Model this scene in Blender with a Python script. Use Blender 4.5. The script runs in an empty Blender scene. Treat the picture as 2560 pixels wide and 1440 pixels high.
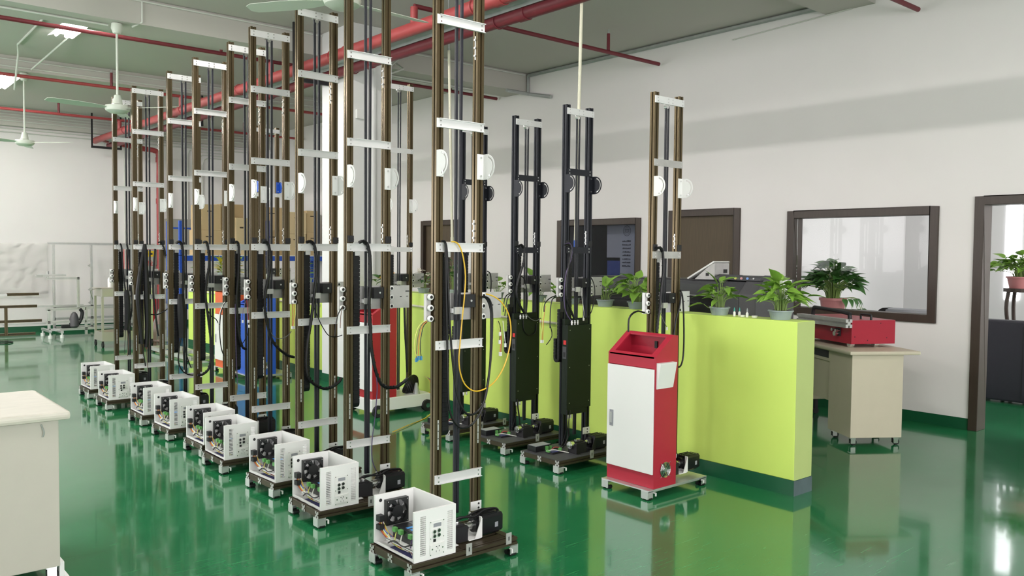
import bpy, bmesh, math, random
from math import sin, cos, pi, radians, atan2, sqrt
from mathutils import Vector, Matrix
random.seed(7)
scene = bpy.context.scene
COL = scene.collection

# ---------------------------------------------------------------- camera
H = 1.5
AZ, PITCH, ROLL, FPX = radians(49.5), radians(2.353), radians(-0.564), 2100.0
fwd = Vector((cos(AZ)*cos(PITCH), sin(AZ)*cos(PITCH), -sin(PITCH)))
up0 = Vector((cos(AZ)*sin(PITCH), sin(AZ)*sin(PITCH), cos(PITCH)))
rt0 = Vector((sin(AZ), -cos(AZ), 0))
rt = rt0*cos(ROLL) - up0*sin(ROLL)
up = rt0*sin(ROLL) + up0*cos(ROLL)
cam_d = bpy.data.cameras.new('camera'); cam = bpy.data.objects.new('camera', cam_d); COL.objects.link(cam)
cam.matrix_world = Matrix(((rt.x, up.x, -fwd.x, 0), (rt.y, up.y, -fwd.y, 0), (rt.z, up.z, -fwd.z, H), (0, 0, 0, 1)))
cam_d.sensor_width = 36.0; cam_d.lens = FPX/2560.0*36.0; cam_d.clip_start = 0.05; cam_d.clip_end = 100
scene.camera = cam

# ---------------------------------------------------------------- light + exposure
scene.view_settings.view_transform = 'Standard'; scene.view_settings.look = 'None'
scene.view_settings.gamma = 1.0; scene.view_settings.use_curve_mapping = False
scene.view_settings.exposure = 0.42
w = bpy.data.worlds.new('world'); scene.world = w; w.use_nodes = True
w.node_tree.nodes['Background'].inputs[0].default_value = (0.80, 0.90, 1.0, 1)
w.node_tree.nodes['Background'].inputs[1].default_value = 0.25

def area(name, loc, rot, sx, sy, power, color=(1, 1, 1)):
    d = bpy.data.lights.new(name, 'AREA'); d.shape = 'RECTANGLE'; d.size = sx; d.size_y = sy
    d.energy = power; d.color = color
    o = bpy.data.objects.new(name, d); COL.objects.link(o); o.location = loc; o.rotation_euler = rot
    return o
LAMP_E = 150.0
# daylight through the windows of the left wall and of the wall behind the camera
area('window_daylight', (-3.85, 8.0, 2.0), (0, radians(-90), 0), 1.7, 11.0, 285, (1.0, 0.97, 0.98))
area('window_daylight', (1.2, -3.85, 2.0), (radians(90), 0, 0), 7.0, 1.9, 275, (1.0, 0.97, 0.98))
# daylight in the office behind the right wall
area('office_daylight', (9.4, -0.4, 1.9), (radians(90), 0, 0), 2.6, 1.6, 95, (1.0, 0.965, 0.975))

# ---------------------------------------------------------------- materials
MATS = {}
def mat(name, col, rough=0.5, metal=0.0, spec=0.5, var=0.0, scale=8.0, emit=None, es=0.0, coat=0.0, bump=0.0, bscale=60.0, stretch=None):
    m = bpy.data.materials.new(name); m.use_nodes = True
    nt = m.node_tree; b = nt.nodes['Principled BSDF']
    b.inputs['Base Color'].default_value = (*col, 1); b.inputs['Roughness'].default_value = rough
    b.inputs['Metallic'].default_value = metal; b.inputs['Specular IOR Level'].default_value = spec
    b.inputs['Coat Weight'].default_value = coat; b.inputs['Coat Roughness'].default_value = 0.05
    if emit: b.inputs['Emission Color'].default_value = (*emit, 1); b.inputs['Emission Strength'].default_value = es
    if var or bump:
        tc = nt.nodes.new('ShaderNodeTexCoord'); src = tc.outputs['Object']
        if stretch:
            mp = nt.nodes.new('ShaderNodeMapping'); mp.inputs['Scale'].default_value = stretch
            nt.links.new(src, mp.inputs[0]); src = mp.outputs[0]
    if var:
        n = nt.nodes.new('ShaderNodeTexNoise'); n.inputs['Scale'].default_value = scale; n.inputs['Detail'].default_value = 5
        r = nt.nodes.new('ShaderNodeMix'); r.data_type = 'RGBA'
        r.inputs[6].default_value = (*[c*(1-var) for c in col], 1); r.inputs[7].default_value = (*[min(1, c*(1+var)) for c in col], 1)
        nt.links.new(src, n.inputs['Vector']); nt.links.new(n.outputs['Fac'], r.inputs[0]); nt.links.new(r.outputs[2], b.inputs['Base Color'])
    if bump:
        n2 = nt.nodes.new('ShaderNodeTexNoise'); n2.inputs['Scale'].default_value = bscale
        bp = nt.nodes.new('ShaderNodeBump'); bp.inputs['Strength'].default_value = bump; bp.inputs['Distance'].default_value = 0.01
        nt.links.new(src, n2.inputs['Vector']); nt.links.new(n2.outputs['Fac'], bp.inputs['Height']); nt.links.new(bp.outputs[0], b.inputs['Normal'])
    MATS[name] = m
    return m
mat('wall', (0.83, 0.80, 0.79), 0.85, var=0.03, scale=1.5)
mat('wall_far', (0.84, 0.81, 0.80), 0.85, var=0.03, scale=1.5)
mat('wall_office', (0.80, 0.79, 0.79), 0.85)
mat('ceil', (0.53, 0.51, 0.47), 0.9, var=0.04, scale=0.8)
mat('base_green', (0.006, 0.088, 0.036), 0.35, var=0.15, scale=3)
mat('base_grey', (0.10, 0.14, 0.15), 0.5, var=0.3, scale=12)
mat('lime', (0.63, 0.82, 0.165), 0.55, var=0.07, scale=1.6)
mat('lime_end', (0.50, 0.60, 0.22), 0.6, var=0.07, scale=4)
mat('bronze', (0.125, 0.095, 0.052), 0.26, 0.7)
mat('bronze_dark', (0.075, 0.058, 0.036), 0.42, 0.6, var=0.2, scale=20)
mat('slot', (0.010, 0.008, 0.006), 0.8)
mat('black_alu', (0.018, 0.020, 0.027), 0.36, 0.4)
mat('black_panel', (0.006, 0.012, 0.006), 0.55, 0.0, spec=0.3)
mat('black', (0.010, 0.010, 0.012), 0.5)
mat('black_gloss', (0.008, 0.008, 0.010), 0.28)
mat('cable', (0.0045, 0.0045, 0.006), 0.42, spec=0.35)
mat('belt', (0.008, 0.009, 0.016), 0.45)
mat('alu', (0.70, 0.70, 0.70), 0.36, 0.75, var=0.10, scale=25)
mat('alu_raw', (0.55, 0.54, 0.53), 0.5, 0.6, var=0.22, scale=14)
mat('chrome', (0.80, 0.80, 0.80), 0.18, 1.0)
mat('white', (0.83, 0.83, 0.82), 0.35)
mat('white_paint', (0.80, 0.80, 0.79), 0.45, var=0.03, scale=6)
mat('plastic_white', (0.80, 0.80, 0.78), 0.3)
mat('grey_dark', (0.055, 0.056, 0.062), 0.5, var=0.08, scale=40)
mat('grey_mid', (0.075, 0.074, 0.080), 0.5, var=0.08, scale=40)
mat('red', (0.40, 0.015, 0.038), 0.38, var=0.05, scale=20)
mat('red_deep', (0.40, 0.018, 0.03), 0.42, var=0.05, scale=20)
mat('pipe_red', (0.36, 0.055, 0.058), 0.42, var=0.18, scale=6)
mat('pipe_dark', (0.17, 0.020, 0.030), 0.5, var=0.2, scale=6)
mat('blue', (0.010, 0.085, 0.50), 0.4, var=0.05)
mat('blue_rack', (0.012, 0.075, 0.45), 0.45)
mat('orange', (0.72, 0.12, 0.03), 0.4)
mat('wood_dark', (0.080, 0.056, 0.030), 0.55, var=0.35, scale=9, stretch=(14, 14, .6))
mat('wood_frame', (0.045, 0.030, 0.022), 0.4, var=0.25, scale=9, stretch=(8, 8, .6))
mat('beige', (0.64, 0.58, 0.45), 0.5, var=0.04, scale=10)
mat('beige_pale', (0.52, 0.495, 0.43), 0.5, var=0.04, scale=10)
mat('laminate', (0.63, 0.60, 0.52), 0.4, var=0.13, scale=7, stretch=(1.2, 4, 4))
mat('cardboard', (0.54, 0.40, 0.22), 0.8, var=0.08, scale=5)
mat('cardboard_b', (0.44, 0.31, 0.16), 0.8, var=0.08, scale=5)
mat('cardboard_c', (0.62, 0.49, 0.29), 0.8, var=0.06, scale=5)
mat('tape', (0.55, 0.45, 0.25), 0.3)
mat('leaf', (0.19, 0.36, 0.05), 0.4, var=0.3, scale=14)
mat('leaf_dark', (0.045, 0.135, 0.028), 0.4, var=0.3, scale=14)
mat('leaf_yellow', (0.50, 0.42, 0.03), 0.45, var=0.35, scale=25)
mat('stem', (0.24, 0.36, 0.09), 0.5)
mat('soil', (0.075, 0.025, 0.015), 0.9, var=0.4, scale=60)
mat('pot_grey', (0.30, 0.36, 0.37), 0.3, var=0.05)
mat('pot_pink', (0.55, 0.22, 0.22), 0.4)
mat('petal_white', (0.75, 0.70, 0.60), 0.5)
mat('petal_orange', (0.85, 0.36, 0.01), 0.5, var=0.3, scale=30)
mat('yellow', (0.80, 0.48, 0.03), 0.4)
mat('purple', (0.09, 0.06, 0.15), 0.45)
mat('wrd', (0.40, 0.03, 0.03), 0.45); mat('wor', (0.65, 0.22, 0.03), 0.45); mat('wbr', (0.14, 0.07, 0.045), 0.5)
mat('wyg', (0.60, 0.62, 0.16), 0.45); mat('wwh', (0.75, 0.75, 0.70), 0.45); mat('wgr', (0.14, 0.14, 0.15), 0.45); mat('wbl', (0.05, 0.12, 0.45), 0.45)
mat('conn_green', (0.12, 0.36, 0.10), 0.4); mat('conn_blue', (0.04, 0.22, 0.42), 0.4); mat('pcb', (0.035, 0.04, 0.18), 0.4, var=0.6, scale=90)
mat('label_grey', (0.30, 0.31, 0.34), 0.4); mat('label_blue', (0.05, 0.30, 0.75), 0.4)
mat('rubber', (0.012, 0.012, 0.013), 0.6)
mat('ivory', (0.66, 0.64, 0.50), 0.4); mat('fan_paint', (0.62, 0.66, 0.58), 0.4); mat('conduit', (0.62, 0.63, 0.58), 0.5)
mat('galv', (0.45, 0.47, 0.46), 0.45, 0.5, var=0.2, scale=12)
mat('steel_brushed', (0.50, 0.48, 0.43), 0.42, 0.7)
mat('hydrant', (0.50, 0.50, 0.45), 0.4); mat('sign_yellow', (0.85, 0.62, 0.02), 0.5); mat('sign_red', (0.62, 0.03, 0.03), 0.5)
mat('panel_grey', (0.38, 0.37, 0.34), 0.5); mat('pink', (0.72, 0.24, 0.24), 0.7)
mat('sofa', (0.030, 0.028, 0.040), 0.5, var=0.1, scale=12); mat('sofa_grey', (0.33, 0.34, 0.37), 0.35)
mat('tube_on', (1, 1, 1), 0.5, emit=(1.0, 0.95, 0.92), es=LAMP_E)
mat('office_glow', (1, 1, 1), 0.5, emit=(0.97, 0.97, 1.0), es=3.2)
mat('banner', (0.42, 0.43, 0.46), 0.7); mat('ink', (0.05, 0.05, 0.06), 0.6); mat('ink_blue', (0.03, 0.06, 0.25), 0.6)
mat('dot_yellow', (0.75, 0.65, 0.2), 0.4); mat('dot_pink', (0.6, 0.3, 0.32), 0.4); mat('dot_blue', (0.2, 0.35, 0.75), 0.4)
mat('teal', (0.04, 0.30, 0.26), 0.35); mat('fan_black', (0.012, 0.013, 0.014), 0.38)
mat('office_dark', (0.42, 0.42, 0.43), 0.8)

def glass(name, tint=(1, 1, 1), refl=0.14, rough=0.0, op=0.0):
    m = bpy.data.materials.new(name); m.use_nodes = True; nt = m.node_tree; nt.nodes.clear()
    o = nt.nodes.new('ShaderNodeOutputMaterial'); t = nt.nodes.new('ShaderNodeBsdfTransparent'); g = nt.nodes.new('ShaderNodeBsdfGlossy')
    t.inputs[0].default_value = (*tint, 1); g.inputs['Roughness'].default_value = rough
    lw = nt.nodes.new('ShaderNodeLayerWeight'); lw.inputs['Blend'].default_value = refl
    mx = nt.nodes.new('ShaderNodeMixShader'); nt.links.new(lw.outputs['Fresnel'], mx.inputs[0]); nt.links.new(t.outputs[0], mx.inputs[1]); nt.links.new(g.outputs[0], mx.inputs[2])
    out = mx
    if op:
        d = nt.nodes.new('ShaderNodeBsdfDiffuse'); d.inputs[0].default_value = (0.85, 0.85, 0.84, 1)
        m2 = nt.nodes.new('ShaderNodeMixShader'); m2.inputs[0].default_value = op
        nt.links.new(mx.outputs[0], m2.inputs[1]); nt.links.new(d.outputs[0], m2.inputs[2]); out = m2
    nt.links.new(out.outputs[0], o.inputs[0]); MATS[name] = m
glass('glass_clear', (0.97, 0.97, 0.97), 0.18)
glass('glass_tint', (0.80, 0.81, 0.86), 0.16)
glass('film', (1, 1, 0.99), 0.16, 0.12, 0.22)

def floor_material():
    m = bpy.data.materials.new('epoxy'); m.use_nodes = True; nt = m.node_tree; b = nt.nodes['Principled BSDF']
    tc = nt.nodes.new('ShaderNodeTexCoord')
    n = nt.nodes.new('ShaderNodeTexNoise'); n.inputs['Scale'].default_value = 0.9; n.inputs['Detail'].default_value = 8; n.inputs['Roughness'].default_value = 0.65
    nt.links.new(tc.outputs['Object'], n.inputs['Vector'])
    rp = nt.nodes.new('ShaderNodeValToRGB'); e = rp.color_ramp.elements
    e[0].position = 0.3; e[0].color = (0.012, 0.150, 0.050, 1); e[1].position = 0.75; e[1].color = (0.024, 0.220, 0.086, 1)
    nt.links.new(n.outputs['Fac'], rp.inputs[0])
    # thin scuffs: stretched noise in two directions
    prev = rp.outputs[0]; fac_sum = None
    for ang, sc in ((0.5, (3.2, 40, 1)), (-1.0, (2.6, 46, 1)), (1.7, (4.0, 38, 1))):
        mp = nt.nodes.new('ShaderNodeMapping'); mp.inputs['Rotation'].default_value = (0, 0, ang); mp.inputs['Scale'].default_value = sc
        nt.links.new(tc.outputs['Object'], mp.inputs[0])
        s = nt.nodes.new('ShaderNodeTexNoise'); s.inputs['Scale'].default_value = 1.0; s.inputs['Detail'].default_value = 3; s.inputs['Distortion'].default_value = 1.6
        nt.links.new(mp.outputs[0], s.inputs['Vector'])
        r2 = nt.nodes.new('ShaderNodeValToRGB'); q = r2.color_ramp.elements
        q[0].position = 0.665; q[0].color = (0, 0, 0, 1); q[1].position = 0.75; q[1].color = (1, 1, 1, 1)
        nt.links.new(s.outputs['Fac'], r2.inputs[0])
        mu = nt.nodes.new('ShaderNodeMath'); mu.operation = 'MULTIPLY'; mu.inputs[1].default_value = 0.34
        nt.links.new(r2.outputs[0], mu.inputs[0])
        mx = nt.nodes.new('ShaderNodeMix'); mx.data_type = 'RGBA'; mx.inputs[7].default_value = (0.12, 0.30, 0.17, 1)
        nt.links.new(mu.outputs[0], mx.inputs[0]); nt.links.new(prev, mx.inputs[6]); prev = mx.outputs[2]
    nt.links.new(prev, b.inputs['Base Color'])
    mr = nt.nodes.new('ShaderNodeMapRange'); mr.inputs[1].default_value = 0.35; mr.inputs[2].default_value = 0.70; mr.inputs[3].default_value = 0.06; mr.inputs[4].default_value = 0.19
    nt.links.new(n.outputs['Fac'], mr.inputs[0]); nt.links.new(mr.outputs[0], b.inputs['Roughness'])
    b.inputs['Specular IOR Level'].default_value = 0.62; b.inputs['Coat Weight'].default_value = 0.30; b.inputs['Coat Roughness'].default_value = 0.04
    n3 = nt.nodes.new('ShaderNodeTexNoise'); n3.inputs['Scale'].default_value = 3.0; n3.inputs['Detail'].default_value = 2
    nt.links.new(tc.outputs['Object'], n3.inputs['Vector'])
    bp = nt.nodes.new('ShaderNodeBump'); bp.inputs['Strength'].default_value = 0.012; bp.inputs['Distance'].default_value = 0.03
    nt.links.new(n3.outputs['Fac'], bp.inputs['Height']); nt.links.new(bp.outputs[0], b.inputs['Normal'])
    MATS['epoxy'] = m
floor_material()

# ---------------------------------------------------------------- mesh helpers
class MB:
    def __init__(s): s.v = []; s.f = []; s.m = []
    def add(s, vs, fs, m=0):
        o = len(s.v); s.v += [tuple(x) for x in vs]
        for f in fs: s.f.append([o+i for i in f]); s.m.append(m)
        return s
    def box(s, x0, y0, z0, x1, y1, z1, m=0):
        v = [(x0, y0, z0), (x1, y0, z0), (x1, y1, z0), (x0, y1, z0), (x0, y0, z1), (x1, y0, z1), (x1, y1, z1), (x0, y1, z1)]
        return s.add(v, [(3, 2, 1, 0), (4, 5, 6, 7), (0, 1, 5, 4), (1, 2, 6, 5), (2, 3, 7, 6), (3, 0, 4, 7)], m)
    def bar(s, p0, p1, wd, ht, m=0, upv=(0, 0, 1)):
        p0 = Vector(p0); p1 = Vector(p1); d = (p1-p0).normalized(); u = Vector(upv)
        if abs(d.dot(u)) > .98: u = Vector((1, 0, 0))
        a = d.cross(u).normalized()*wd/2; b = a.cross(d).normalized()*ht/2
        v = [p0-a-b, p0+a-b, p0+a+b, p0-a+b, p1-a-b, p1+a-b, p1+a+b, p1-a+b]
        return s.add(v, [(0, 3, 2, 1), (4, 5, 6, 7), (0, 1, 5, 4), (1, 2, 6, 5), (2, 3, 7, 6), (3, 0, 4, 7)], m)
    def cyl(s, p0, p1, r, n=10, m=0, r1=None, cap=True, mc=None):
        p0 = Vector(p0); p1 = Vector(p1); d = (p1-p0).normalized(); r1 = r if r1 is None else r1
        t = Vector((0, 0, 1)) if abs(d.z) < .9 else Vector((1, 0, 0))
        a = d.cross(t).normalized(); b = d.cross(a)
        v = []
        for p, q in ((p0, r), (p1, r1)):
            for i in range(n):
                an = 2*pi*i/n; v.append(p + a*cos(an)*q + b*sin(an)*q)
        fs = [(i, (i+1) % n, n+(i+1) % n, n+i) for i in range(n)]
        s.add(v, fs, m)
        if cap: s.add(v, [tuple(range(n-1, -1, -1)), tuple(range(n, 2*n))], m if mc is None else mc)
        return s
    def tube(s, pts, r, n=6, m=0, smooth=4):
        P = [Vector(p) for p in pts]
        if smooth and len(P) > 2:
            Q = []
            for i in range(len(P)-1):
                a = P[max(i-1, 0)]; b = P[i]; c = P[i+1]; d = P[min(i+2, len(P)-1)]
                for k in range(smooth):
                    t = k/smooth
                    Q.append(.5*((2*b)+(c-a)*t+(2*a-5*b+4*c-d)*t*t+(3*b-a-3*c+d)*t**3))
            Q.append(P[-1]); P = Q
        v = []; prev = None
        for i, p in enumerate(P):
            d = (P[min(i+1, len(P)-1)]-P[max(i-1, 0)]).normalized()
            if prev is None:
                t = Vector((0, 0, 1)) if abs(d.z) < .9 else Vector((1, 0, 0)); a = d.cross(t).normalized()
            else:
                a = (prev - d*prev.dot(d)).normalized()
            prev = a; b = d.cross(a)
            rr = r[min(i, len(r)-1)] if isinstance(r, (list, tuple)) else r
            for k in range(n):
                an = 2*pi*k/n; v.append(p+a*cos(an)*rr+b*sin(an)*rr)
        fs = []
        for i in range(len(P)-1):
            for k in range(n): fs.append((i*n+k, i*n+(k+1) % n, (i+1)*n+(k+1) % n, (i+1)*n+k))
        fs += [tuple(range(n-1, -1, -1)), tuple(range((len(P)-1)*n, len(P)*n))]
        return s.add(v, fs, m)
    def prism(s, poly, ax, a0, a1, m=0, mc=None):
        """polygon in the two other axes (in x,y,z order) extruded along axis ax"""
        n = len(poly)
        def P(p, a):
            q = list(p); q.insert(ax, a); return tuple(q)
        v = [P(p, a0) for p in poly]+[P(p, a1) for p in poly]
        s.add(v, [(i, (i+1) % n, n+(i+1) % n, n+i) for i in range(n)], m)
        return s.add(v, [tuple(range(n-1, -1, -1)), tuple(range(n, 2*n))], m if mc is None else mc)
    def lathe(s, prof, c=(0, 0, 0), n=16, m=0, caps=True):
        v = []
        for r, z in prof:
            for i in range(n):
                a = 2*pi*i/n; v.append((c[0]+r*cos(a), c[1]+r*sin(a), c[2]+z))
        fs = []
        for j in range(len(prof)-1):
            for i in range(n): fs.append((j*n+i, j*n+(i+1) % n, (j+1)*n+(i+1) % n, (j+1)*n+i))
        if caps: fs += [tuple(range(n-1, -1, -1)), tuple(range((len(prof)-1)*n, len(prof)*n))]
        return s.add(v, fs, m)
    def build(s, name, mats, parent=None, smooth=False, bevel=0.0, recalc=True):
        me = bpy.data.meshes.new(name)
        me.from_pydata(s.v, [], s.f)
        if isinstance(mats, str): mats = [mats]
        for q in mats: me.materials.append(MATS[q])
        me.polygons.foreach_set('material_index', s.m)
        if recalc or bevel:
            bm = bmesh.new(); bm.from_mesh(me)
            if recalc: bmesh.ops.recalc_face_normals(bm, faces=bm.faces)
            if bevel:
                bmesh.ops.remove_doubles(bm, verts=bm.verts, dist=1e-6)
                es = [e for e in bm.edges if len(e.link_faces) == 2 and e.calc_face_angle(0) > 0.6]
                bmesh.ops.bevel(bm, geom=es, offset=bevel, segments=2, affect='EDGES', profile=0.6)
            bm.to_mesh(me); bm.free()
        if smooth: me.polygons.foreach_set('use_smooth', [True]*len(me.polygons)); me.set_sharp_from_angle(angle=radians(40))
        me.update()
        o = bpy.data.objects.new(name, me); COL.objects.link(o)
        if parent: o.parent = parent
        return o
def tag(o, label=None, cat=None, group=None, kind=None):
    if label: o['label'] = label
    if cat: o['category'] = cat
    if group: o['group'] = group
    if kind: o['kind'] = kind
    return o
def empty(name, loc, label, cat, group=None, rz=0.0):
    o = bpy.data.objects.new(name, None); COL.objects.link(o); o.location = loc; o.rotation_euler = (0, 0, rz); o.empty_display_size = .1
    return tag(o, label, cat, group)
def struct(mb, name, mats, bevel=0.0, label=None, smooth=False):
    return tag(mb.build(name, mats, None, smooth=smooth, bevel=bevel), label=label, kind='structure')
KIDS = {}
def copy_tree(o, parent=None):
    c = o.copy(); COL.objects.link(c)
    if parent is not None: c.parent = parent
    for ch in list(o.children): copy_tree(ch, c)
    return c

# ---------------------------------------------------------------- room shell
XW, YB, ZC = 7.77, 17.2, 3.98
struct(MB().box(-4.2, -4.2, -.12, 12.2, YB+.2, 0), 'floor', 'epoxy')
struct(MB().box(-4.2, -4.2, ZC, XW+.15, YB+.2, ZC+.15), 'ceiling', 'ceil')
def wall_with_holes(mb, x0, x1, y0, y1, z0, z1, holes, m=0):
    ys = sorted(holes)
    y = y0
    for (a, b, c, d) in ys:
        mb.box(x0, y, z0, x1, a, z1, m)
        if c > z0: mb.box(x0, a, z0, x1, b, c, m)
        mb.box(x0, a, d, x1, b, z1, m)
        y = b
    mb.box(x0, y, z0, x1, y1, z1, m)
    return mb
# (y0, y1, z0, z1): office door, big window, door, window, far door
HOLES = [(1.95, 2.94, 0, 2.03), (3.24, 4.74, .91, 1.96), (5.31, 6.28, 0, 2.015), (6.71, 8.16, .83, 1.945), (10.30, 11.37, 0, 2.01)]
struct(wall_with_holes(MB(), XW, XW+.14, -4.2, YB+.2, 0, ZC, HOLES), 'wall_right', 'wall')
struct(MB().box(-4.2, YB, 0, XW, YB+.2, ZC), 'wall_back', 'wall_far')
struct(wall_with_holes(MB(), -4.2, -4.0, -4.2, YB, 0, ZC, [(2.2, 13.8, 1.05, 2.95)]), 'wall_left', 'wall')
def wall_front():
    mb = MB()
    mb.box(-4.0, -4.2, 0, -2.4, -4.0, ZC).box(-2.4, -4.2, 0, 4.8, -4.0, 1.0).box(-2.4, -4.2, 3.0, 4.8, -4.0, ZC).box(4.8, -4.2, 0, XW, -4.0, ZC)
    return struct(mb, 'wall_front', 'wall')
wall_front()
# baseboards painted green
bb = MB(); y = -4.0
for (a, b, c, d) in HOLES+[(YB, YB, 0, 0)]:
    if c == 0:
        bb.box(XW-.006, y, 0, XW, a, .098); y = b
struct(bb, 'baseboard_right', 'base_green')
struct(MB().box(-4, YB-.006, 0, XW-.01, YB, .098), 'baseboard_back', 'base_green')
# ceiling beams
for i, (a, b, zb) in enumerate(((8.8, 9.28, 3.73), (12.5, 12.95, 3.80), (3.88, 4.38, 3.88), (.3, .75, 3.73))):
    struct(MB().box(-4.0, a, zb, XW-.002, b, ZC), 'trim_%d' % (i+1), 'ceil', label='shallow painted ceiling beam')
struct(MB().box(-4.0, YB-.16, 3.66, XW-.002, YB-.002, ZC), 'trim_5', 'ceil', label='painted beam over the back wall')
# column
struct(MB().box(4.63, 8.12, .098, 5.13, 8.80, ZC), 'trim_6', 'white_paint', label='white square column by the lime partition')
struct(MB().box(4.624, 8.114, 0, 5.136, 8.806, .098), 'baseboard_column', 'base_green')
# lime partition, two runs either side of the column
PT = 1.093
def part_run(y0, y1, nm, nb):
    struct(MB().box(4.72, y0, .098, 4.925, y1, PT), nm, ['lime'], bevel=.004)
    struct(MB().box(4.715, y0-.004, 0, 4.93, y1, .098), nb, ['base_green'])
part_run(2.80, 8.11, 'wall_partition', 'baseboard_partition')
part_run(8.81, 13.40, 'wall_partition_far', 'baseboard_partition_far')
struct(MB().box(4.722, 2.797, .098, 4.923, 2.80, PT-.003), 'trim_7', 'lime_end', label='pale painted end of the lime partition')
struct(MB().box(4.717, 2.7935, 0, 4.928, 2.796, .096), 'trim_8', 'base_grey', label='worn grey skirting at the partition end')
# white conduit along the partition face
cd = MB().cyl((4.708, 4.95, .935), (4.708, 8.05, .985), .011, 8)
for yy in (5.2, 5.9, 6.6, 7.3, 7.9): cd.box(4.694, yy-.006, .935+(yy-4.95)*.0161-.016, 4.7195, yy+.006, .935+(yy-4.95)*.0161+.016)
tag(cd.build('conduit_pipe', 'ivory', None, smooth=True), 'white conduit pipe clipped along the near run of the lime partition', 'conduit')
tag(MB().cyl((4.706, 9.0, .87), (4.706, 13.3, .87), .012, 8).build('conduit_pipe', 'ivory', None, smooth=True), 'white conduit pipe along the far run of the lime partition', 'conduit')

# frames, doors and windows of the right wall
def frame_bars(mb, y0, y1, z0, z1, wd, x0, x1, sill=True, m=0):
    mb.box(x0, y0, z0, x1, y0+wd, z1, m).box(x0, y1-wd, z0, x1, y1, z1, m).box(x0, y0+wd, z1-wd, x1, y1-wd, z1, m)
    if sill: mb.box(x0, y0+wd, z0, x1, y1-wd, z0+wd, m)
    return mb
def window(n, y0, y1, z0, z1, wd, gl):
    o = tag(frame_bars(MB(), y0, y1, z0, z1, wd, XW-.025, XW+.15).build('window_%d' % n, 'wood_frame', None, bevel=.004), kind='structure')
    MB().box(XW+.055, y0+wd, z0+wd, XW+.061, y1-wd, z1-wd).build('pane', gl, o)
    return o
window(1, 3.24, 4.74, .91, 1.96, .075, 'glass_clear')
window(2, 6.71, 8.16, .83, 1.945, .075, 'glass_tint')
def door(n, y0, y1, z1, leaf=True):
    o = tag(frame_bars(MB(), y0, y1, 0, z1, .075, XW-.025, XW+.16, sill=False).build('door_%d' % n, 'wood_frame', None, bevel=.004), kind='structure')
    if leaf:
        MB().box(XW+.03, y0+.075, .005, XW+.07, y1-.075, z1-.075).build('leaf_panel', 'wood_dark', o)
        hd = MB().cyl((XW+.03, y1-.13, 1.0), (XW-.02, y1-.13, 1.0), .011, 8).bar((XW-.02, y1-.13, 1.0), (XW-.02, y1-.24, 1.0), .016, .02)
        hd.build('handle', 'chrome', o)
    return o
door(1, 1.95, 2.94, 2.03, leaf=False)
door(2, 5.31, 6.28, 2.015)
door(3, 10.30, 11.37, 2.01)
# office behind the big window and the open doorway
ofc = MB()
ofc.box(XW+.14, 5.1, 0, 11.2, 5.2, 2.7).box(11.2, -1.0, 0, 11.3, 5.2, 2.7)
struct(ofc, 'wall_office', 'wall_office')
struct(MB().box(XW+.14, -1.1, 0, 11.3, -1.0, 2.7), 'wall_office_front', 'wall_office')
struct(MB().box(XW+.14, -1.1, 2.7, 12.2, 5.2, 2.8), 'ceiling_office', 'wall_office')
tag(MB().box(11.185, 3.72, 1.0, 11.198, 3.88, 2.35).build('window_3', 'office_glow', None), label='bright slit of daylight between curtains', kind='structure')
# dark room behind the second window
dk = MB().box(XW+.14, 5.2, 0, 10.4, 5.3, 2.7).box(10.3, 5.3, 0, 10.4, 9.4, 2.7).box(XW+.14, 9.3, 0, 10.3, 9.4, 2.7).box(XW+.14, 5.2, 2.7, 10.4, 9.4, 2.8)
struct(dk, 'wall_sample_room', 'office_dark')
# ---------------------------------------------------------------- tower printing machines
RW = .041
def rail_poly(x0, y0, w=RW, s=.009, d=.011):
    h = w/2
    p = []
    # square with a slot in the middle of each side, counter-clockwise from lower left
    p += [(0, 0), (h-s/2, 0), (h-s/2, d), (h+s/2, d), (h+s/2, 0), (w, 0)]
    p += [(w, h-s/2), (w-d, h-s/2), (w-d, h+s/2), (w, h+s/2), (w, w)]
    p += [(h+s/2, w), (h+s/2, w-d), (h-s/2, w-d), (h-s/2, w), (0, w)]
    p += [(0, h+s/2), (d, h+s/2), (d, h-s/2), (0, h-s/2)]
    return [(x0+a, y0+b) for a, b in p]
def rail(x0, z0, z1, m, parent, y0=0.0):
    return MB().prism(rail_poly(x0, y0), 2, z0, z1).build('rail', [m], parent)
def bolts(mb, pts, y, r=.0042, h=.004, m=0):
    for x, z in pts: mb.cyl((x, y, z), (x, y-h, z), r, 8, m)
    return mb
def stuff(o): o['kind'] = 'stuff'; return o
BH = .046
def crossbar(parent, x0, x1, zt, m, lips=True, plate=False, th=.004):
    mb = MB(); z0 = zt-BH
    mb.box(x0, -th, z0, x1, -.0005, zt)
    if lips: mb.box(x0+.012, -.014, zt-.003, x1, -th, zt).box(x0+.012, -.014, z0, x1, -th, z0+.003)
    o = mb.build('crossbar', m, parent)
    pts = [(x0+.021, z0+.012), (x0+.021, zt-.012), (x1-.021, z0+.012), (x1-.021, zt-.012)]
    if plate:
        c = (x0+x1)/2
        pts += [(c-.022, z0+.012), (c-.022, zt-.012), (c+.022, z0+.012), (c+.022, zt-.012)]
    stuff(bolts(MB(), pts, -th).build('bolts', 'chrome' if m != 'black_alu' else 'alu', o))
    return o
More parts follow.
